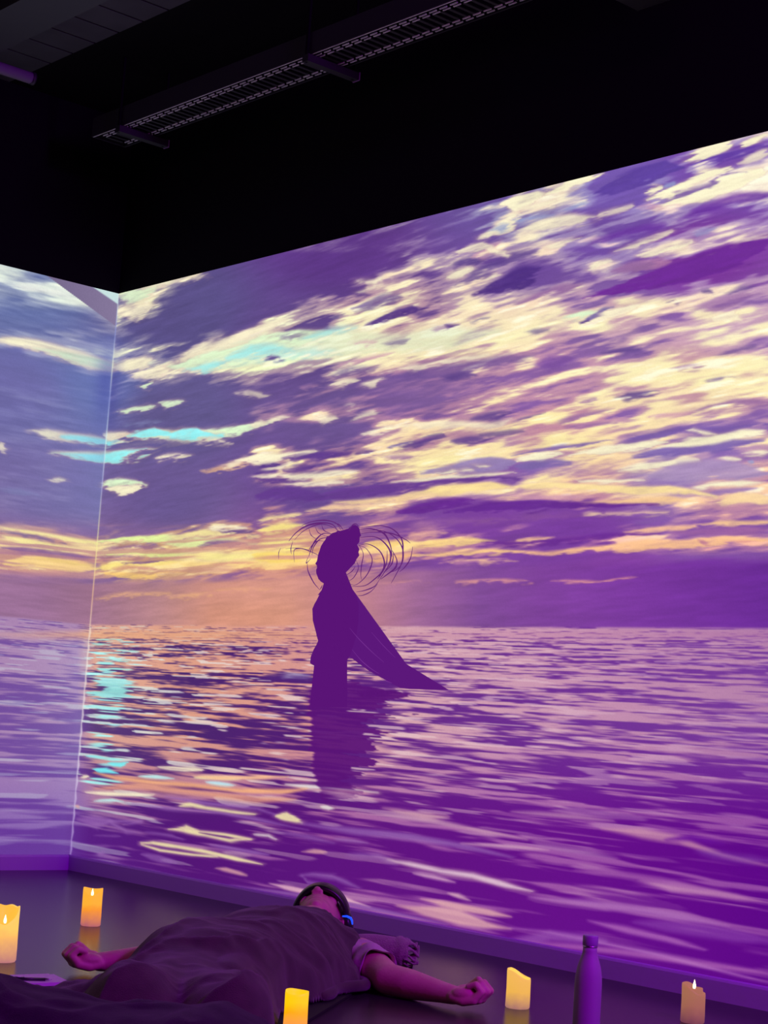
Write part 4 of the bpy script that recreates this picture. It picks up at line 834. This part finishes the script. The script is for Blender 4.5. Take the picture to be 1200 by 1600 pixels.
chain(bm, [SL, SL.lerp(EL, .5) + Vector((0, 0, .0)), EL], [.052, .049, .043], seg=32); chain(bm, [EL, EL.lerp(WL, .35), EL.lerp(WL, .8), WL], [.043, .041, .029, .025], seg=32)
ER, WR = Vector((-.490, 5.12, .055)), Vector((-.712, 5.062, .034))
chain(bm, [SR, ER], [.054, .042]); chain(bm, [ER, ER.lerp(WR, .35), ER.lerp(WR, .8), WR], [.042, .040, .030, .026], seg=32)
def fist(bm, W, d, side, curl=1.0):
    d = d.normalized(); h = Vector((0, 0, 1)); h = (h - d * h.dot(d)).normalized(); s = (side - d * side.dot(d) - h * side.dot(h)).normalized()
    def Q(l, a, u): return W + d * l * .86 + s * a * .92 + h * u * .9
    for a, l in ((.036, .080), (.0125, .086), (-.0110, .081), (-.034, .070)):
        chain(bm, [Q(.0, a * .5, -.002), Q(l * .5, a * .9, -.010), Q(l, a, -.004)], [.017, .014, .0125])
        f = .9 if abs(a) > .02 else 1.0
        a2 = a * .96
        chain(bm, [Q(l, a, -.002), Q(l + .026 * f, a2, .022), Q(l + .004 * f, a2 * .95, .047 - .004 * abs(a) / .03), Q(l - .020, a2 * .9, .034 * curl)], [.0118, .0100, .0093, .0082], seg=10)
    ellipsoid(bm, Q(.045, 0, .010), d * .038, s * .034, h * .017)
    ellipsoid(bm, Q(.034, -.024, .010), d * .034, s * .018, h * .018)              # heel of the hand
    ellipsoid(bm, Q(.030, .024, .012), d * .032, s * .019, h * .018)
    chain(bm, [Q(.016, .026, .006), Q(.040, .038, .022), Q(.060, .031, .042), Q(.072, .010, .052)], [.018, .0135, .0112, .0095], seg=10)
fist(bm, WL, Vector((.95, -.28, 0)), Vector((.25, 1, .25))); fist(bm, WR, Vector((-.95, -.24, -.02)), Vector((-.3, 1, .25)))
person = finish('person', bm, M['skin']); remesh(person, .0030, 2)
tag(person, 'person lying on their back, arms spread, wearing an eye mask and headphones', 'person')
def ring_band(l_r, d_r, c0, c1, thick, cc=(0, 0), a0=0, a1=2 * PI, n=56):
    bm = bmesh.new(); rows = []
    for i in range(n + 1):
        a = a0 + (a1 - a0) * i / n; r_ = []
        for k, (off, c) in enumerate(((0, c0), (thick, c0 + .004), (thick * 1.15, (c0 + c1) / 2), (thick, c1 - .004), (0, c1))):
            r_.append(bm.verts.new(HP(cc[0] + (l_r + off) * math.cos(a), c, cc[1] + (d_r + off) * math.sin(a))))
        rows.append(r_)
    for p_, q_ in zip(rows[:-1], rows[1:]):
        for k in range(5): bm.faces.new((p_[k], p_[(k + 1) % 5], q_[(k + 1) % 5], q_[k]))
    return bm
mk = finish('eye_mask', ring_band(.078, .093, -.030, .048, .013, (.004, .002), -.35, PI + .35), M['maskcloth'], person)
finish('strap', ring_band(.0765, .090, .005, .030, .003, (.002, -.004)), M['maskcloth'], mk)
bm = bmesh.new(); ellipsoid(bm, HP(0, .028, -.012), lat * .0775, cr_ * .094, face * .088); hr = finish('hair', bm, M['hair'], person)
bm = bmesh.new(); tube(bm, [HP(.092 * math.cos(a), .004 + .112 * math.sin(a), -.012) for a in [PI * i / 30 for i in range(31)]], .0085, 10); hp = finish('headphones', bm, M['blackplastic'], person)
tag(hp, 'black headphones with a blue light on the ear cup')
for s in (-1, 1):
    bm = bmesh.new(); ellipsoid(bm, HP(.090 * s, -.002, -.014), lat * .017, cr_ * .036, face * .036); finish('ear_cup', bm, M['blackplastic'], hp)
    bm = bmesh.new(); tube(bm, [HP(l_ * s, c_, d_) for l_, c_, d_ in ((.076, -.036, .016), (.090, -.038, .016), (.102, -.037, .010), (.105, -.036, .002), (.106, -.034, -.010))], [.0022, .0032, .0036, .0030, .0020], 8); tag(finish('light_ring', bm, M['led'], hp), 'blue glowing ring')
# shirt: body and two short sleeves
bm = bmesh.new()
def sleeve(bm, p, q, r0, r1, n=26, seg=36):
    p = Vector(p); q = Vector(q); x, y, d = frame_of(q - p); L = (q - p).length; vs = []
    for k in range(n):
        t_ = k / (n - 1); c = p.lerp(q, t_); row = []
        for i in range(seg):
            a = 2 * PI * i / seg; r = r0 + (r1 - r0) * t_ + .0035 * math.sin(5 * a + 9 * t_) * t_ + .005 * math.sin(17 * t_ + 2 * math.sin(a)) * math.sin(PI * t_) + .003 * math.sin(3 * a - 14 * t_)
            row.append(bm.verts.new(c + (x * math.cos(a) + y * math.sin(a)) * r))
        vs.append(row)
    inner = [bm.verts.new(q + (v.co - q) * .90 - d * .02) for v in vs[-1]]; vs.append(inner)
    for a_, b_ in zip(vs[:-1], vs[1:]):
        for i in range(seg): bm.faces.new((a_[i], a_[(i + 1) % seg], b_[(i + 1) % seg], b_[i]))
    bm.faces.new(vs[0][::-1])
sleeve(bm, SL + Vector((-.03, .03, -.012)), SL.lerp(EL, .70) + Vector((0, 0, .004)), .062, .058)
sleeve(bm, SR + Vector((.05, .0, -.01)), SR.lerp(ER, .72), .060, .055)
chain(bm, [SL + Vector((-.03, 0, 0)), (-.15, 5.325, .105), SR + Vector((.03, 0, 0))], [.052, .068, .060], seg=24); chain(bm, [(-.17, 5.26, .095), (-.24, 5.04, .10), (-.29, 4.88, .095)], [.082, .084, .080], seg=24, sx=1.3)
sh = finish('shirt', bm, M['shirt'], person)

def cloth(name, fn, outline, xr, yr, step, m, thick=.009):
    x, y = np.meshgrid(np.arange(xr[0], xr[1], step), np.arange(yr[0], yr[1], step)); wob = fbm(x * 9, y * 9, 401, 2) * .018
    d = poly_d(x, y, outline) + wob; z = fn(x, y); z = np.maximum(z, .010) ; z = z * sstep(-.004, .028, d) + .012 * (1 - sstep(-.004, .028, d))
    ok = d > -.004; nx = x.shape[1]; idx = -np.ones(x.shape, int); idx[ok] = np.arange(ok.sum())
    me = bpy.data.meshes.new(name); V = np.stack([x[ok], y[ok], z[ok]], -1)
    a, b, c, d_ = idx[:-1, :-1], idx[:-1, 1:], idx[1:, 1:], idx[1:, :-1]; k = (a >= 0) & (b >= 0) & (c >= 0) & (d_ >= 0)
    F = np.stack([a[k], b[k], c[k], d_[k]], -1)
    me.from_pydata(V.tolist(), [], F.tolist()); me.materials.append(m)
    for p in me.polygons: p.use_smooth = True
    o = link(name, me); s = o.modifiers.new('thickness', 'SOLIDIFY'); s.thickness = thick; s.offset = -1
    return o
b1 = cloth('blanket', blanket_z, OUTLINE, (-1.0, .14), (3.62, 5.52), .0065, M['blanket']); tag(b1, 'grey fleece blanket spread over the lying person', 'blanket')
b2 = cloth('blanket', cloth_z, HEM2, (-1.42, .0), (3.18, 4.06), .0085, M['cloth']); tag(b2, 'purple fleece blanket, darkened as in shade, bunched up in the near bottom left corner', 'blanket')
# rolled edge of the blanket beside the sleeve
bm = bmesh.new(); pts = [(.012, 5.11, .024), (.035, 5.06, .026), (.040, 5.02, .024), (.01, 4.985, .026), (-.03, 4.95, .024), (-.055, 4.90, .024), (-.05, 4.84, .022), (-.085, 4.78, .022)]
tube(bm, spline3(pts) if 'spline3' in globals() else pts, .017, 12)
hem = finish('rolled_hem', bm, M['blanket'], b1); s_ = hem.modifiers.new('soft', 'SUBSURF'); s_.levels = s_.render_levels = 2
# mat
ax_ = Vector((-.21, -.98, 0)).normalized(); nx_ = Vector((.98, -.21, 0)).normalized()
bm = bmesh.new(); c0 = Vector((.045, 5.19, 0)); P_ = [c0 - ax_ * .40, c0 + ax_ * 1.35, c0 + ax_ * 1.35 - nx_ * .60, c0 - ax_ * .40 - nx_ * .60]
prism(bm, P_, .0005, .007); tag(finish('exercise_mat', bm, M['mat'], smooth=False), 'thin black exercise mat under the lying person', 'mat')

# towel rolled up as a pillow
t = tag(empty('rolled_towel', (.0, 5.60, 0)), 'mauve towel rolled up as a pillow behind the head', 'towel')
R_ = .047
bm = bmesh.new(); n = 44; rows = []
x0, x1 = -.26, .165
for k in range(n + 1):
    t_ = k / n; x = x0 + (x1 - x0) * t_; yy = -.018 * (t_ - .5); row = []
    for i in range(40):
        a = 2 * PI * i / 40; r = R_ + .002 * math.sin(3 * a + 5 * t_) + .003 * math.sin(9 * t_ + a) - (.040 * math.exp(-((x + .11) / .075) ** 2) * max(math.sin(a), 0)) + (.005 if .93 < t_ < .97 else 0)
        row.append(bm.verts.new((x, yy + r * math.cos(a), R_ + r * math.sin(a))))
    rows.append(row)
for a_, b_ in zip(rows[:-1], rows[1:]):
    for i in range(40): bm.faces.new((a_[i], a_[(i + 1) % 40], b_[(i + 1) % 40], b_[i]))
bm.faces.new(rows[0][::-1]); bm.faces.new(rows[-1]); rl = finish('roll', bm, M['towel'], t)
for k, (z0, amp, yy, ln) in enumerate(((.082, .010, .010, .042), (.066, .011, -.012, .048), (.047, .010, -.028, .040), (.030, .009, -.034, .046), (.016, .005, -.024, .030))):   # loose layers that fan out of the open end
    bm = bmesh.new(); rows = []
    for i in range(19):
        u_ = i / 18; x = x1 - .012 + ln * u_; row = []
        for j in range(9):
            v_ = j / 8 - .5; zc = z0 - .010 * u_ + amp * math.sin(u_ * 5 + v_ * 3 + k) * u_; row.append(bm.verts.new((x, yy + v_ * .062 * (1 - .3 * u_), zc + .014 * v_ * math.sin(k + 1))))
        rows.append(row)
    for a_, b_ in zip(rows[:-1], rows[1:]):
        for j in range(8): bm.faces.new((a_[j], a_[j + 1], b_[j + 1], b_[j]))
    o = finish('loose_fold', bm, M['towel'], rl); s_ = o.modifiers.new('thickness', 'SOLIDIFY'); s_.thickness = .0065; s_.offset = 0; s_ = o.modifiers.new('soft', 'SUBSURF'); s_.levels = s_.render_levels = 1

# ================================================================= candles
def candle_mat(name, H, top, mid, low, es, centre=.75):  # LED glow and its fade downwards painted as an emission ramp by height
    m = bpy.data.materials.new(name); m.use_nodes = True; nt = m.node_tree; b = nt.nodes['Principled BSDF']
    b.inputs['Base Color'].default_value = (.10, .06, .03, 1); b.inputs['Specular IOR Level'].default_value = .2; b.inputs['Roughness'].default_value = .5; b.inputs['Subsurface Weight'].default_value = .15
    tc = nt.nodes.new('ShaderNodeTexCoord'); sp = nt.nodes.new('ShaderNodeSeparateXYZ'); nt.links.new(tc.outputs['Object'], sp.inputs[0])
    n = nt.nodes.new('ShaderNodeTexNoise'); n.inputs['Scale'].default_value = 28; nt.links.new(tc.outputs['Object'], n.inputs['Vector'])
    ma = nt.nodes.new('ShaderNodeMath'); ma.operation = 'MULTIPLY_ADD'; nt.links.new(n.outputs['Fac'], ma.inputs[0]); ma.inputs[1].default_value = H * .25; nt.links.new(sp.outputs['Z'], ma.inputs[2])
    mr = nt.nodes.new('ShaderNodeMapRange'); mr.inputs['From Min'].default_value = H * .10; mr.inputs['From Max'].default_value = H * 1.12; nt.links.new(ma.outputs[0], mr.inputs['Value'])
    r = nt.nodes.new('ShaderNodeValToRGB'); e = r.color_ramp.elements; e[0].position = .0; e[0].color = (*low, 1); e[1].position = 1; e[1].color = (*top, 1)
    k = e.new(.45); k.color = (*mid, 1); k2 = e.new(centre); k2.color = (*top, 1)
    nt.links.new(mr.outputs[0], r.inputs['Fac']); nt.links.new(r.outputs['Color'], b.inputs['Emission Color']); b.inputs['Emission Strength'].default_value = es
    return m
def candle(loc, R, H, rim, m, label, flame=True, dip=.02, rot=0, fl=(0, 0), inner=None):
    t = tag(empty('led_candle', loc, rot), label, 'candle', 'glowing candles standing on the floor'); seg = 56
    bm = bmesh.new(); rings = []; prof = [(.93, 0), (1.0, .03), (1.0, .25), (.985, .5), (.985, .75), (.99, .93), (.975, 1.0), (.93, 1.004), (.86, .985), (.80, .93)]
    for pr, ph in prof:
        row = []
        for i in range(seg):
            a = 2 * PI * i / seg; h = rim(a); z = H * h * ph; wob = 1 + .012 * math.sin(3 * a + 1.3 * z / H * 4) + .008 * math.sin(7 * a)
            row.append(bm.verts.new((R * pr * wob * math.cos(a), R * pr * wob * math.sin(a), z)))
        rings.append(row)
    low = min(rim(2 * PI * i / seg) for i in range(seg)) * H - dip
    for pr, dz in ((.74, .006), (.5, .001), (.2, 0), (.02, 0)):
        rings.append([bm.verts.new((R * pr * math.cos(2 * PI * i / seg), R * pr * math.sin(2 * PI * i / seg), low + dz)) for i in range(seg)])
    for a_, b_ in zip(rings[:-1], rings[1:]):
        for i in range(seg): bm.faces.new((a_[i], a_[(i + 1) % seg], b_[(i + 1) % seg], b_[i]))
    bm.faces.new(rings[0][::-1]); bm.faces.new(rings[-1])
    for f in bm.faces:
        c_ = f.calc_center_median(); f.material_index = 1 if math.hypot(c_.x, c_.y) < R * .89 and c_.z > low - .004 else 0
    wb = finish('wax_body', bm, m, t); wb.data.materials.append(inner or m)
    if flame:
        bm = bmesh.new(); lathe(bm, [(.0004, 0), (.0024, .004), (.0042, .010), (.0040, .015), (.0022, .022), (.0004, .029)], 16)
        for v in bm.verts: v.co += Vector((fl[0], fl[1], low))
        finish('flame', bm, M['flame'], t)
        bm = bmesh.new(); tube(bm, [(fl[0], fl[1], low - .002), (fl[0], fl[1], low + .004)], .0012, 8); finish('wick', bm, M['pen'], t)
    return t
inB = candle_mat('inside_glow_orange', .165, (1.0, .50, .05), (1.0, .45, .05), (.9, .36, .06), 1.0, .6); inD = candle_mat('inside_glow_yellow', .1, (1.0, .62, .08), (1.0, .58, .08), (.95, .5, .08), 1.1, .6)
# directions: angle -90 deg faces the viewer
front = -PI / 2
cA = candle_mat('wax_glow_amber', .124, (1.0, .45, .03), (.98, .32, .02), (.42, .11, .16), .98, .62)
candle((-.905, 6.14, 0), .034, .124, lambda a: 1.0 - .14 * max(0, math.cos(a - front)) ** 1.5 + .025 * math.cos(2 * (a)) , cA, 'amber candle with a notched rim, farthest away near the wall corner', dip=.006, fl=(.002, -.024))
cB = candle_mat('wax_glow_pale_amber', .165, (1.0, .62, .12), (.98, .50, .12), (.45, .16, .20), 1.0, .6)
candle((-1.010, 5.185, 0), .0405, .160, lambda a: .97 - .30 * max(0, math.cos(a - front)) ** .8 + .012 * math.sin(6 * a), cB, 'tall hollow candle with a high back rim at the left edge', inner=inB, dip=.002, fl=(.004, -.018))
cC = candle_mat('wax_glow_bright_yellow', .105, (1.0, .58, .0), (1.0, .40, .0), (.90, .26, .10), 1.05, .7)
candle((-.131, 4.36, 0), .0290, .098, lambda a: .97 - .03 * math.cos(a - front) + .02 * math.cos(a * 2 + .8), cC, 'brightest deep yellow candle in front of the blanket, cut off by the lower edge', flame=False)
cD = candle_mat('wax_cream_glow', .100, (.92, .50, .10), (.90, .48, .08), (.38, .16, .16), .95, .95)
candle((.457, 4.965, 0), .0335, .102, lambda a: .90 - .05 * math.cos(a - front) - .13 * math.cos(a - .2) + .02 * math.cos(3 * a), cD, 'cream candle with a slanted rim beside the open hand', flame=False, dip=.012, inner=inD)
cE = candle_mat('wax_glow_dim_pink', .100, (.46, .18, .10), (.42, .15, .10), (.20, .05, .10), .80, .8)
candle((.93, 4.915, 0), .0325, .104, lambda a: .88 - .07 * math.cos(a - front) - .12 * math.cos(a - .1) + .02 * math.cos(3 * a + 1), cE, 'dim pinkish candle at the far right with a small flame', dip=-.008, fl=(-.002, -.016))

# ================================================================= bottle, notepad, pen
t = tag(empty('water_bottle', (.596, 4.565, 0)), 'tall matt lilac metal drinking bottle standing on the floor', 'bottle')
bm = bmesh.new(); lathe(bm, [(.030, 0), (.0335, .004), (.0345, .012), (.0345, .130), (.0335, .150), (.0300, .172), (.0245, .190), (.0200, .202), (.0182, .212), (.0180, .222), (.0150, .224)], 48); finish('body', bm, M['bottle'], t)
bm = bmesh.new(); lathe(bm, [(.0172, .221), (.0188, .2225), (.0188, .2255), (.0172, .227)], 40); finish('neck_ring', bm, M['brushed'], t)
bm = bmesh.new(); lathe(bm, [(.0188, .226), (.0196, .2275), (.0196, .249), (.0185, .2515), (.0150, .2525)], 40); finish('cap', bm, M['cap'], t)
t = tag(empty('notepad', (-.86, 4.85, 0)), 'white notepad lying on the floor by the curled left hand', 'notepad')
def nb(bm, pts, z0, z1): prism(bm, [(p[0] + .86, p[1] - 4.85) for p in pts], z0, z1)
Q = [(-.935, 4.872), (-.822, 4.952), (-.752, 4.826), (-.865, 4.746)]
bm = bmesh.new(); nb(bm, Q, .001, .010); bmesh.ops.bevel(bm, geom=[e for e in bm.edges if abs(e.verts[0].co.z - e.verts[1].co.z) > .005], offset=.012, segments=4, affect='EDGES'); finish('page_block', bm, M['paper'], t, smooth=False)
bm = bmesh.new(); nb(bm, [(q[0] * 1.0 + (q[0] + .8435) * .02, q[1] + (q[1] - 4.849) * .02) for q in Q], .0, .0012); finish('back_cover', bm, M['pen'], t, smooth=False)
t = tag(empty('pen', (-.85, 4.80, .0145)), 'slim dark pen lying on the white notepad', 'pen')
d_ = Vector((.076, .024, 0)).normalized(); 
bm = bmesh.new(); tube(bm, [d_ * -.055, d_ * .035], .0042, 12); finish('barrel', bm, M['pen'], t)
bm = bmesh.new(); tube(bm, [d_ * .035, d_ * .048, d_ * .053], [.0042, .0018, .0006], 12); finish('tip', bm, M['brushed'], t)
bm = bmesh.new(); tube(bm, [d_ * -.053 + Vector((0, 0, .005)), d_ * -.02 + Vector((0, 0, .005))], .0010, 8); finish('clip', bm, M['brushed'], t)
